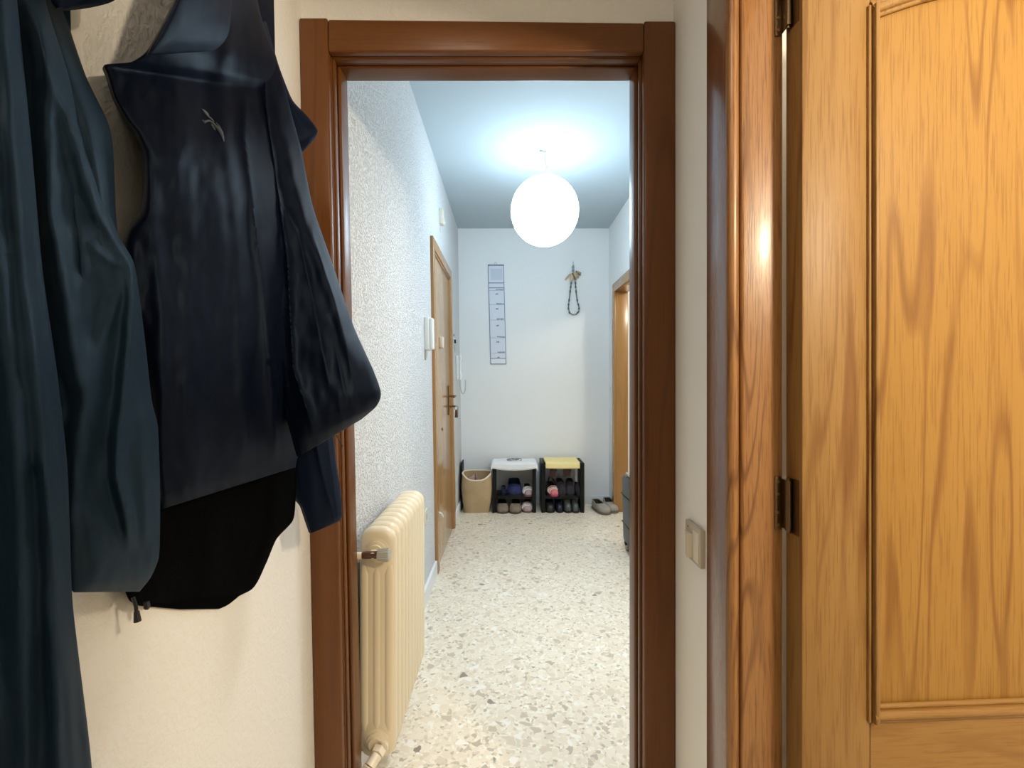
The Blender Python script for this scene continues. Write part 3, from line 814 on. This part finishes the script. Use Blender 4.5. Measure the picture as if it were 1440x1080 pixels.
taupe = fabric('taupe_suede', (.20, .155, .11), (.26, .20, .15), weave=500); tsole = S_('brown_sole', (.085, .060, .042)); dlin = S_('black_lining', (.012, .011, .012)); palepipe = S_('pale_edging', (.62, .55, .46))
pinkl = fabric('pale_pink_leather', (.36, .25, .25), (.46, .34, .33), weave=400); psole = S_('mauve_sole', (.16, .09, .09)); pdark = S_('dark_wine_strap', (.09, .03, .04)); whitel = S_('white_strap', (.84, .78, .74))
navy = fabric('navy_felt', (.018, .026, .085), (.026, .036, .12), weave=500); nsole = S_('navy_sole', (.008, .010, .028))
blackf = fabric('black_felt', (.016, .015, .020), (.026, .024, .03), weave=500); bsole = S_('black_sole', (.008, .008, .009))
greyl = mat('charcoal_leather', (.075, .085, .085), .35); glace = S_('grey_lace', (.34, .36, .35))
greym = fabric('grey_suede', (.30, .275, .235), (.36, .33, .285), weave=500); gsole = S_('grey_brown_sole', (.15, .125, .10)); glin = S_('olive_lining', (.035, .035, .020)); mpipe = S_('light_grey_edging', (.44, .41, .36))

def fl(px, py, y=None):
    """floor point under a toe seen at px, py"""
    Y = EYE * F / (py - CY); p = P(px, py, Y); return (p.x, Y + .27, 0)
ga, gb_, gc_, gd, ge, gf = 'brown shoes in the left rack', 'pink sandals in the left rack', 'dark slippers in the right rack', 'dark shoes on the floor of the right rack', 'grey moccasins on the floor', 'charcoal lace-up shoes'
lo = new_shoe('loafer', 'taupe loafer, left one of the pair at the left rack foot', 'shoe', (P(705, 0, YR).x, YR + .235, 0), (0, 0, .06), ga,
              upper=taupe, sole=tsole, lining=dlin, tongue=palepipe, L=.27, W=.112, Hc=.092, toe_h=.042, open1=.62, open_w=.62)
dup(lo, (P(726.5, 0, YR).x, YR + .228, 0), (0, 0, -.06), 'taupe loafer beside the pink sandal at the left rack foot')
sd = new_shoe('sandal', 'pale pink sandal on the floor of the left rack', 'sandal', (P(743.0, 0, YR).x, YR + .245, 0), (0, 0, -.04), gb_,
              upper=pinkl, sole=psole, lining=dlin, accent=whitel, tongue=whitel, L=.25, W=.092, Hc=.086, toe_h=.040, open1=.60, open_w=.58)
dup(sd, (P(742.0, 0, YR).x, YR + .262, .1425), (0, 0, .05), 'pale pink sandal on the shelf beside the navy slipper')
nv = new_shoe('slipper', 'big navy felt slipper on the left rack shelf', 'slipper', (P(723, 0, YR).x, YR + .270, .1425), (0, 0, .03), 'navy slippers in the left rack',
              upper=navy, sole=nsole, lining=S_('deep_navy_lining', (.004, .005, .016)), L=.235, W=.142, Hc=.150, toe_h=.060, open1=.62, open_w=.60, sole_t=.022)
new_shoe('slipper', 'flat dark navy slipper left of the big navy one', 'slipper', (P(707.8, 0, YR).x, YR + .268, .1425), (0, 0, .0), 'navy slippers in the left rack',
         upper=fabric('ink_felt', (.008, .010, .028), (.012, .015, .04)), sole=nsole, lining=dlin, L=.20, W=.050, Hc=.04, toe_h=.03, open1=.5, open_w=.5)
# right rack, shelf
pk = fabric('coral_pink_cloth', (.62, .16, .17), (.70, .22, .22), weave=400)
cor = new_shoe('sandal', 'coral pink and white sandal on the right rack shelf', 'sandal', (P(776.5, 0, YR).x, YR + .262, .1425), (0, 0, .12), None,
               upper=pk, sole=S_('deep_pink_sole', (.50, .05, .14)), lining=dlin, accent=S_('cream_white_strap', (.85, .76, .62)), tongue=S_('dark_heel_edge', (.05, .03, .03)), L=.245, W=.094, Hc=.115, toe_h=.045, open1=.56, open_w=.62)
MB().tube([(-.022, -.03, .09), (-.012, -.028, .135), (0, -.03, .150), (.020, -.035, .125), (.036, -.045, .10)], .006, 8).build('heel_strap', 'dark_void', cor, origin=(0, 0, 0))
sl = new_shoe('slipper', 'black felt slipper beside the coral sandal', 'slipper', (P(790.5, 0, YR).x, YR + .262, .1425), (0, 0, 0), gc_,
              upper=blackf, sole=bsole, lining=dlin, L=.24, W=.086, Hc=.140, toe_h=.075, open1=.55, open_w=.55)
dup(sl, (P(805.5, 0, YR).x, YR + .265, .1425), (0, 0, -.08), 'black felt slipper, middle one on the right rack shelf')
new_shoe('slipper', 'slim black slipper at the right end of the shelf', 'slipper', (P(815.3, 0, YR).x, YR + .26, .1425), (0, 0, .0), gc_,
         upper=blackf, sole=bsole, lining=dlin, L=.23, W=.042, Hc=.085, toe_h=.06, open1=.46, open_w=.5)
# right rack, floor
ds = new_shoe('shoe', 'black shoe at the left foot of the right rack', 'shoe', (P(774.2, 0, YR).x, YR + .255, 0), (0, 0, 0), gd,
              upper=mat('soft_black_leather', (.02, .019, .02), .45), sole=bsole, lining=dlin, L=.26, W=.088, Hc=.085, toe_h=.05, open1=.58, open_w=.55)
new_shoe('shoe', 'dark navy shoe on the floor beside the black one', 'shoe', (P(787.6, 0, YR).x, YR + .255, 0), (0, 0, 0), gd,
         upper=mat('dark_navy_leather', (.014, .014, .032), .45), sole=bsole, lining=dlin, L=.26, W=.066, Hc=.085, toe_h=.05, open1=.58, open_w=.55)
gl = new_shoe('lace_up_shoe', 'charcoal lace-up shoe beside the dark navy shoe', 'shoe', (P(798.5, 0, YR).x, YR + .250, 0), (0, 0, .02), gf,
              upper=greyl, sole=bsole, lining=dlin, lace=glace, tongue=glace, L=.26, W=.072, Hc=.09, toe_h=.060, open1=.50, open_w=.5)
dup(gl, (P(810.8, 0, YR).x, YR + .250, 0), (0, 0, -.03), 'charcoal lace-up shoe at the right foot of the right rack')
# moccasins beside the racks
mo = new_shoe('moccasin', 'grey moccasin nearest the right rack', 'shoe', (P(838, 0, 4.50).x - .012, 4.50, 0), (0, 0, .25), ge,
              upper=greym, sole=gsole, lining=glin, tongue=mpipe, L=.275, W=.108, Hc=.092, toe_h=.042, open1=.58, open_w=.60, sole_t=.024)
dup(mo, (P(853, 0, 4.55).x, 4.56, 0), (0, 0, .06), 'grey moccasin nearest the brown doorway')

# ------------------------------------------------------------------ suitcase
def suitcase():
    x0, x1, y0, y1 = .812, .966, 3.12, 3.40
    r = thing('suitcase', 'dark grey upright suitcase by the right doorframe', 'suitcase', (.89, 3.26, 0))
    shell = fabric('charcoal_suitcase_cloth', (.022, .024, .023), (.034, .036, .035), rough=.6, weave=700)
    m = MB(); m.box(x0, x1, y0, y1, .055, .535, .035, 5)
    for v in m.bm.verts: v.co.x += .03 * (.30 - v.co.z) * .8
    m.build('body', shell, r)
    for z in (.20, .40):
        m = MB(); m.box(x0 - .002 + .024 * (.3 - z), x1 + .024 * (.3 - z), y0 - .003, y1 + .003, z - .004, z + .004, .002); m.build('rib', 'black_plastic', r)
    m = MB(); m.tube([(x0 + .020, y0 + .08, .52), (x0 + .018, y0 + .08, .552), (x0 + .018, y1 - .08, .552), (x0 + .02, y1 - .08, .52)], .011, 10); m.build('handle', 'grey_plastic', r)
    m = MB(); m.box(x0 + .035, x1 - .01, y0 + .02, y1 - .05, .526, .548, .008); m.build('top_pocket', mat('white_card', (.82, .80, .76), .6), r)
    for x in (x0 + .03, x1 - .03):
        for y in (y0 + .035, y1 - .035):
            m = MB(); m.lathe([(.010, -.011), (.024, -.011), (.026, -.006), (.026, .006), (.024, .011), (.010, .011)], 20, (x, y, .026), 'X'); wh = m.build('wheel', 'grey_plastic', r)
            m = MB(); m.box(x - .016, x + .016, y - .018, y + .018, .038, .062, .004); m.build('wheel_mount', 'black_plastic', wh)
suitcase()

# keys hanging in the entry door's lock
xk = xh(1.0) + .026
k = thing('key_bunch', 'bunch of keys hanging from the entry door lock', 'keys', (xk, 3.70, .93))
MB().box(xk + .001, xk + .030, 3.698, 3.702, .997, 1.011, .001).build('key', 'old_brass', k)
MB().tube([(xk + .036 + .014 * math.cos(a), 3.70, .990 + .016 * math.sin(a)) for a in [q * PI / 9 for q in range(18)]], .0022, 6, closed=True).build('ring', 'old_brass', k)
MB().prism([(xk + .028, .973), (xk + .044, .973), (xk + .050, .915), (xk + .024, .915)], 'Y', 3.694, 3.702, .002).build('fob', 'brown_plastic', k)
MB().box(xk + .044, xk + .052, 3.703, 3.706, .925, .978, .001).build('key', 'steel', k)

# light switch on the right wall strip
ls = thing('light_switch', 'cream light switch on the narrow wall strip', 'light switch', (XR, 1.06, .84))
def zs(py, Y): return EYE - (py - CY) * Y / F
MB().box(.414, XR, 1.022, 1.110, .793, .878, .003, 3).build('plate', mat('beige_switch_plate', (.52, .45, .36), .4), ls)
m = MB(); m.prism([(.4145, 1.064), (.4145, 1.102), (.400, 1.068), (.4125, 1.064)], 'Z', .803, .855, .0012); m.build('rocker', 'cream_plastic', ls)
MB().box(.4125, .4145, 1.030, 1.062, .801, .868, .001).build('blank_insert', 'cream_plastic', ls)
MB().lathe([(.002, -.0004), (.002, .0004)], 10, (.4138, 1.092, .866), 'X').build('pilot_hole', 'dark_void', ls)

# ------------------------------------------------------------------ coats
def wallY(px, frac=1.0): return .5 * F / max(1, CX - px) * frac
def cat(vals, t):
    """Catmull-Rom through a list of tuples at position t in [0, n-1]"""
    n = len(vals); i = min(int(t), n - 2); f = t - i
    g = lambda k: vals[max(0, min(n - 1, k))]
    out = []
    for a, b, c, d in zip(g(i - 1), g(i), g(i + 1), g(i + 2)):
        m0, m1 = (c - a) * .35, (d - b) * .35
        out.append((2 * f ** 3 - 3 * f ** 2 + 1) * b + (f ** 3 - 2 * f ** 2 + f) * m0 + (-2 * f ** 3 + 3 * f ** 2) * c + (f ** 3 - f ** 2) * m1)
    return out
def fold_at(folds, px, py):
    d = 0
    for pts, w_, a, sharp in folds:
        y0, y1 = pts[0][1], pts[-1][1]
        if py < y0 - 25 or py > y1 + 25: continue
        q = min(max(py, y0), y1)
        for (xa, ya), (xb, yb) in zip(pts[:-1], pts[1:]):
            if ya <= q <= yb:
                xx = xa + (xb - xa) * (q - ya) / max(1e-6, yb - ya); break
        e = px - xx; fade = 1.0
        if py < y0 + 30: fade = max(0, min(1, (py - y0 + 25) / 55))
        if py > y1 - 30: fade = min(fade, max(0, min(1, (y1 + 25 - py) / 55)))
        fade = fade * fade * (3 - 2 * fade)
        d += a * fade * (math.exp(-abs(e) / w_) if sharp else math.exp(-(e / w_) ** 2))
    return d
def garment(name, rows, m_, root, folds=(), nu=84, nv=150, back=.05, amp=.006, seed=0, fine=.0015, nb=30):
    """closed padded shell; rows: (Lx, Ly, Rx, Ry, YL, YR, bulge), YL None = against the wall"""
    R = [(a, b, c, d, wallY(a, .965) if e is None else e, f, g) for a, b, c, d, e, f, g in rows]
    seg = [max(1e-3, (math.hypot(q[0] - p[0], q[1] - p[1]) + math.hypot(q[2] - p[2], q[3] - p[3])) / 2) for p, q in zip(R[:-1], R[1:])]
    tot = sum(seg); ts = []
    for i, s_ in enumerate(seg):
        k = max(2, round(nv * s_ / tot)); ts += [i + j / k for j in range(k)]
    ts.append(len(R) - 1)
    rings = []
    for t in ts:
        Lx, Ly, Rx, Ry, YL, YR_, bl = cat(R, t); ring = []
        for j in range(nu + 1):
            th = PI * j / nu; u = (1 - math.cos(th)) / 2; sn = math.sin(th)
            px, py = Lx + (Rx - Lx) * u, Ly + (Ry - Ly) * u
            ed = min(1, sn * 2.2)
            Y = YL + (YR_ - YL) * u - bl * sn
            Y -= ed * fold_at(folds, px, py)
            Y -= ed * (amp * noise.noise(Vector((px / 55 + seed, py / 150, seed))) + fine * noise.noise(Vector((px / 14, py / 30 + seed, seed))))
            p = P(px, py, Y); xw = xl(p.z) + .004
            if p.x < xw: p = P(px, py, Y * xw / p.x)
            ring.append(p)
        for j in range(1, nb):
            th = PI + PI * j / nb; u = (1 - math.cos(th)) / 2; sn = abs(math.sin(th))
            Y = YL + (YR_ - YL) * u; p = P(Lx + (Rx - Lx) * u, Ly + (Ry - Ly) * u, Y)
            p.y += back * sn * .35; p.x -= back * sn * .6
            p.x = max(p.x, xl(p.z) + .003); ring.append(p)
        rings.append(ring)
    mb = MB(); mb.loft(rings)
    return mb.build(name, m_, root, angle=70)

c_char = fabric('charcoal_blue_shell_fabric', (.0085, .0190, .0330), (.0060, .0140, .0250), rough=.55, sheen=.05, spec=.20, strength=.10)
c_navy = fabric('black_navy_shell_fabric', (.0014, .0026, .0080), (.0010, .0019, .0060), rough=.5, sheen=.02, spec=.13, strength=.12)
c_black = fabric('black_fleece', (.0008, .0009, .0013), (.0006, .0007, .001), rough=.95, sheen=0, spec=.04)
c_blue = fabric('deep_navy_fabric', (.0022, .0048, .0150), (.0018, .0036, .0115), rough=.6, sheen=.03, spec=.16)

for cm in (c_char, c_navy, c_blue):
    cm.node_tree.nodes['Principled BSDF'].inputs['Specular Tint'].default_value = (.55, .75, 1, 1)
# coat rail with hooks, just above the picture
rail = thing('coat_rack', 'coat rail with brass hooks above the coats', 'coat rack', (xl(2.0), .62, 1.98))
MB().box(xl(2.0), xl(2.0) + .018, .25, .93, 2.02, 2.10, .004).build('board', 'frame_z', rail)
for yy in (.34, .52, .70, .86):
    MB().tube([(xl(2) + .017, yy, 2.05), (xl(2) + .05, yy, 2.045), (xl(2) + .07, yy, 2.03), (xl(2) + .075, yy, 2.06)], .006, 8).build('hook', 'brass', rail)

# 1: charcoal coat at the left edge
coat = thing('coat', 'charcoal coat hanging at the left edge, nearest the viewer', 'coat', (xl(1.2) + .01, .42, .3), 'coats on the left wall')
body_rows = [(-232, -1085, -186, -1085, .325, .345, .004), (-262, -900, -160, -900, .315, .355, .01), (-300, -640, -110, -640, .30, .38, .015), (-322, -380, -45, -380, .295, .41, .02), (-330, -150, 12, -150, .29, .44, .02), (-330, -60, 18, -60, .29, .44, .03), (-330, 20, 26, 20, .29, .44, .03), (-330, 200, 44, 200, .29, .44, .03), (-330, 380, 60, 380, .29, .44, .03), (-330, 520, 80, 520, .29, .44, .03),
             (-330, 660, 95, 660, .29, .44, .03), (-330, 830, 101, 830, .29, .44, .03), (-330, 900, 108, 900, .29, .44, .03), (-330, 1020, 123, 1020, .29, .44, .03), (-330, 1090, 130, 1090, .29, .44, .03), (-330, 1260, 140, 1260, .29, .44, .02)]
fb = [([(2, -60), (14, 150), (34, 380), (62, 620), (76, 900), (90, 1250)], 16, .014, False), ([(-30, -60), (-14, 250), (6, 420), (28, 700), (40, 1250)], 20, .012, False), ([(60, 640), (96, 900), (112, 1250)], 10, .006, False)]
garment('body', body_rows, c_char, coat, fb, nu=110, nv=150, back=.04, amp=.006, seed=1)
sl_rows = [(-30, -120, 48, -130, .465, 0.490, 0.014), (-10, -20, 62, -30, .465, 0.495, 0.014), (0, 20, 66, 8, .465, 0.500, 0.017), (15, 120, 98, 110, .465, 0.510, 0.021), (25, 220, 130, 215, .465, 0.530, 0.025), (35, 320, 164, 325, .465, 0.550, 0.028), (45, 380, 189, 372, .465, 0.565, 0.029), (55, 470, 203, 470, .465, 0.575, 0.032), (65, 560, 213, 560, .465, 0.580, 0.032), (70, 620, 222, 600, .465, 0.585, 0.032), (75, 690, 225, 680, .465, 0.585, 0.032), (78, 760, 225, 750, .465, 0.585, 0.032), (84, 800, 223, 785, .465, 0.585, 0.028), (94, 822, 212, 812, .465, 0.580, 0.021), (104, 833, 196, 832, .465, 0.575, 0.010)]
fs = [([(40, 0), (90, 150), (140, 300), (186, 372)], 15, .012, False), ([(62, 20), (70, 300), (95, 420), (115, 560)], 16, .012, False), ([(188, 372), (182, 470), (176, 540), (166, 620), (164, 670), (176, 715), (184, 760)], 10, .016, False),
      ([(110, 330), (150, 365), (184, 380)], 20, .006, True), ([(178, 385), (140, 480), (112, 600), (100, 740)], 14, .008, False), ([(205, 560), (200, 640), (206, 760)], 9, .006, False)]
garment('sleeve', sl_rows, c_char, coat, fs, nu=100, nv=170, back=.05, amp=.006, seed=4)
bp_rows = [(30, -120, 88, -110, .49, .56, .015), (36, -30, 96, -30, .49, .56, .015), (40, 20, 90, 10, .49, .56, .015), (60, 110, 120, 105, .49, .56, .02), (80, 180, 151, 170, .49, .56, .02), (90, 220, 159, 210, .49, .56, .02), (100, 300, 163, 300, .49, .56, .02), (110, 370, 167, 350, .49, .56, .015), (115, 480, 165, 450, .49, .56, .01)]
garment('back_panel', bp_rows, c_char, coat, [([(70, 20), (120, 160), (142, 260), (150, 400)], 9, .008, False)], nu=50, nv=80, back=.03, amp=.003, seed=6)
garment('collar', [(60, -80, 200, -95, .49, .54, .01), (66, -30, 185, -48, .49, .54, .012), (72, 0, 174, -10, .49, .54, .012), (80, 11, 160, 1, .49, .54, .006)], c_blue, coat, nu=40, nv=30, back=.02, amp=.003, seed=8)

# 4 (behind): deep navy jacket whose collar tip and cuff show at the right
jb = thing('jacket', 'deep navy jacket behind, collar tip and cuff showing', 'jacket', (xl(1.2) + .02, 1.06, .85), 'coats on the left wall')
garment('body', [(330, -100, 370, -100, 1.02, 1.06, .01), (340, 60, 384, 60, 1.02, 1.06, .02), (352, 220, 418, 220, 1.00, 1.06, .02), (360, 400, 440, 400, 1.0, 1.06, .02), (370, 560, 420, 570, 1.0, 1.05, .01)], c_blue, jb, nu=40, nv=60, back=.05, seed=11)
garment('collar', [(368, 30, 374, 30, .97, 1.0, .006), (380, 70, 392, 92, .97, 1.0, .01), (384, 110, 411, 140, .97, 1.0, .012), (390, 140, 432, 163, .97, 1.0, .012), (394, 165, 447, 184, .97, 1.0, .012), (400, 192, 441, 197, .97, 1.0, .012), (408, 214, 424, 216, .97, 1.0, .006)],
        c_blue, jb, [([(388, 90), (420, 165), (432, 190)], 8, .004, False)], nu=50, nv=60, back=.02, amp=.002, seed=12)
garment('sleeve', [(378, 180, 420, 200, .985, 1.03, .01), (388, 400, 436, 400, .985, 1.03, .02), (402, 560, 456, 575, .985, 1.03, .02), (410, 620, 468, 608, .985, 1.03, .025), (414, 670, 473, 650, .985, 1.03, .025), (415, 700, 479, 690, .985, 1.03, .025), (424, 713, 481, 712, .985, 1.03, .022), (430, 730, 481, 726, .985, 1.03, .02), (437, 750, 478, 733, .985, 1.03, .012)],
        c_blue, jb, [([(440, 600), (452, 660), (470, 730)], 7, .008, True), ([(458, 600), (466, 660), (474, 720)], 6, .006, True)], nu=60, nv=110, back=.04, amp=.003, seed=13)

# 3: black fleece under the jacket
fl_ = thing('fleece_jacket', 'black fleece hanging lowest beneath the navy jacket', 'jacket', (xl(.8) + .02, .82, .75), 'coats on the left wall')
garment('body', [(240, 300, 400, 300, None, .97, .01), (225, 520, 414, 540, None, .97, .02), (218, 640, 419, 640, None, .96, .03), (212, 700, 416, 700, None, .955, .035), (205, 728, 412, 732, None, .95, .035), (196, 765, 389, 758, None, .93, .03), (184, 800, 374, 793, None, .92, .03), (176, 826, 354, 829, None, .90, .025), (184, 846, 300, 850, None, .85, .02), (196, 852, 254, 857, None, .82, .01)],
        c_black, fl_, [([(390, 640), (388, 740), (360, 820)], 10, .006, False), ([(300, 720), (290, 850)], 18, .006, False)], nu=70, nv=110, back=.05, seed=21)
yk = wallY(195, .93)
m = MB(); m.tube([P(187, 840, yk), P(191, 852, yk), P(192, 862, yk)], .0022, 6); m.tube([P(192, 860, yk), P(193.5, 874, yk)], [.003, .0042], 8); m.build('drawcord', 'dark_void', fl_)
m = MB(); m.tube([P(206, 846, yk + .02), P(207, 853, yk + .02), P(206, 856, yk + .02)], [.003, .004, .003], 8); m.build('cord_toggle', 'dark_void', fl_)

# 2: the black-navy jacket with the pale emblem
jk = thing('jacket', 'black-navy shell jacket with small pale chest emblem', 'jacket', (xl(1.2) + .02, .80, .90), 'coats on the left wall')
jr = [(292, -120, 330, -120, .62, .93, .02), (268, -40, 352, -50, .61, .93, .03), (247, 0, 362, 0, .60, .93, .035), (224, 44, 369, 30, .59, .94, .04), (206, 72, 388, 82, .585, .94, .04), (184, 87, 395, 112, .58, .94, .04), (147, 91, 401, 132, .572, .945, .04), (150, 104, 405, 145, .573, .945, .04), (160, 136, 412, 168, .575, .945, .045),
      (177, 168, 420, 205, .58, .945, .05), (191, 186, 425, 235, .585, .945, .05), (204, 218, 432, 265, .59, .945, .05), (203, 262, 440, 300, .595, .945, .055), (197, 296, 450, 335, .595, .945, .055), (177, 328, 460, 365, .59, .945, .06), (172, 372, 466, 405, .59, .94, .06),
      (190, 480, 468, 490, .605, .935, .065), (205, 560, 455, 550, .62, .93, .065), (214, 640, 432, 615, .63, .925, .06), (222, 700, 418, 645, .635, .92, .05), (225, 717, 416, 657, .64, .92, .04)]
fj = [([(322, -40), (326, 40), (312, 110), (318, 200), (332, 280), (338, 420), (345, 640)], 12, .009, False), ([(262, 20), (250, 160), (262, 360), (270, 700)], 26, .010, False), ([(205, 240), (228, 420), (226, 700)], 14, .008, False),
      ([(345, 140), (343, 190), (352, 260), (372, 420), (388, 640)], 8, .012, True), ([(300, 180), (310, 300), (318, 520), (330, 680)], 20, .007, False)]
jbody = garment('body', jr, c_navy, jk, fj, nu=120, nv=190, back=.06, amp=.006, seed=31, fine=.002)
sr = [(338, 60, 384, 74, .87, .935, .012), (336, 110, 399, 118, .865, .93, .02), (336, 150, 410, 160, .86, .925, .025), (340, 210, 424, 212, .855, .92, .03), (350, 290, 440, 290, .85, .915, .04), (362, 380, 470, 378, .84, .905, .045), (376, 460, 497, 458, .83, .90, .05), (390, 530, 524, 518, .825, .895, .05), (400, 570, 535, 548, .82, .89, .048), (408, 600, 535, 560, .82, .89, .044), (414, 622, 528, 573, .82, .89, .036), (420, 642, 508, 590, .825, .885, .02)]
fsj = [([(372, 105), (374, 150), (390, 260), (404, 360), (412, 520), (440, 600)], 6, .013, True), ([(385, 130), (410, 250), (436, 330), (470, 430), (500, 520)], 11, .011, False), ([(350, 150), (345, 200), (362, 280), (380, 330), (392, 440), (405, 560)], 8, .008, True),
       ([(395, 285), (420, 330), (440, 420), (462, 540)], 9, .009, True), ([(440, 330), (470, 420), (488, 490), (498, 545)], 7, .008, True), ([(470, 480), (486, 560)], 6, .007, True), ([(428, 560), (436, 605)], 7, .006, True), ([(476, 566), (482, 590)], 5, .005, True)]
garment('sleeve', sr, c_navy, jk, fsj, nu=110, nv=180, back=.05, amp=.006, seed=33, fine=.0035)
garment('hood', [(300, -120, 328, -120, .62, .80, .02), (268, -60, 327, -60, .60, .79, .03), (246, 0, 326, 0, .585, .785, .038), (228, 36, 323, 38, .575, .78, .04), (216, 58, 318, 58, .57, .775, .04), (206, 77, 311, 71, .565, .77, .03)],
        c_navy, jk, [([(262, 0), (252, 70)], 12, .004, False), ([(300, -40), (290, 60)], 10, .004, False)], nu=60, nv=50, back=.012, amp=.003, seed=37)
MB().tube([P(473, 612, .93), P(478, 620, .93), P(482, 628, .93)], .0012, 6).build('loose_thread', 'dark_void', jk)
# pale emblem stitched on the chest, laid on the cloth
bvh = BVHTree.FromPolygons([v.co.copy() for v in jbody.data.vertices], [tuple(p.vertices) for p in jbody.data.polygons])
jo = Vector(jk['_o'])
def on_jacket(px, py, off=.0006):
    o = Vector((0, 0, EYE)); d = (P(px, py, 1) - o).normalized(); h = bvh.ray_cast(o - jo, d)
    return h[0] + jo - d * off
emb = mat('pale_grey_print', (.055, .064, .08), .6)
m = MB()
for st_, rad_ in (([(284.5, 153.5), (288, 157.5), (291, 161), (293.5, 164.5)], [.0010, .0028, .0030, .0012]), ([(292, 163), (297, 167), (300.5, 171)], [.001, .0016, .0010]),
                  ([(284.5, 169), (287, 172), (290, 170.5), (294, 169.5), (299, 172.5), (303, 177)], [.0016, .0020, .0013, .0014, .0016, .0018]),
                  ([(303, 177), (307, 181), (310.5, 186), (313, 192), (315, 199)], [.0020, .0032, .0032, .0022, .0006]), ([(297.5, 174.5), (300, 179), (302.5, 183)], [.0012, .0018, .0008]), ([(304, 172.5), (307.5, 177), (310.5, 183)], [.0006, .0014, .0018])):
    m.tube([on_jacket(*q) for q in st_], rad_, 8)
m.build('emblem', emb, jk)

for o in bpy.data.objects:
    if '_o' in o: del o['_o']

# ------------------------------------------------------------------ light
def point(name, loc, color, watts, r):
    l = bpy.data.lights.new(name, 'POINT'); l.energy = watts; l.color = color; l.shadow_soft_size = r
    o = bpy.data.objects.new(name, l); COL.objects.link(o); o.location = loc; return o
WARM = (1.0, .83, .60)
point('side_room_lamp', (1.08, -.15, 1.87), WARM, 84, .07)
l = bpy.data.lights.new('hall_fill_light', 'AREA'); l.shape = 'DISK'; l.size = .40; l.energy = 17; l.spread = math.radians(120); l.color = (.90, .96, 1.0)  # added fill, out of view: lifts hall floor and walls, spares the ceiling
o = bpy.data.objects.new('hall_fill_light', l); COL.objects.link(o); o.location = (.52, 2.16, 2.66)
l = bpy.data.lights.new('corridor_fill_light', 'AREA'); l.shape = 'DISK'; l.size = .45; l.energy = 11; l.color = (1.0, .86, .68)  # added soft fill behind the camera for the shaded corridor, no known fixture
o = bpy.data.objects.new('corridor_fill_light', l); COL.objects.link(o); o.location = (-.30, -.35, 2.64)
point('lantern_bulb', (lc.x, lc.y, lc.z + .15), COOL, 1.5, .03)
point('next_room_lamp', (1.75, 3.3, 2.3), (1.0, .90, .74), 30, .1)
w = bpy.data.worlds.new('World'); scene.world = w; w.use_nodes = True
w.node_tree.nodes['Background'].inputs[0].default_value = (.02, .02, .02, 1)

# ------------------------------------------------------------------ camera
c = bpy.data.cameras.new('camera'); c.sensor_width = 36; c.lens = F / 1440 * 36; c.clip_start = .02
c.shift_x = (720 - CX) / 1440; c.shift_y = -(540 - CY) / 1440
co = bpy.data.objects.new('camera', c); COL.objects.link(co); co.location = (0, 0, EYE); co.rotation_euler = (PI / 2, 0, 0)
scene.camera = co
vs = scene.view_settings; vs.view_transform = 'Standard'; vs.look = 'None'; vs.gamma = 1; vs.exposure = 0; vs.use_curve_mapping = False
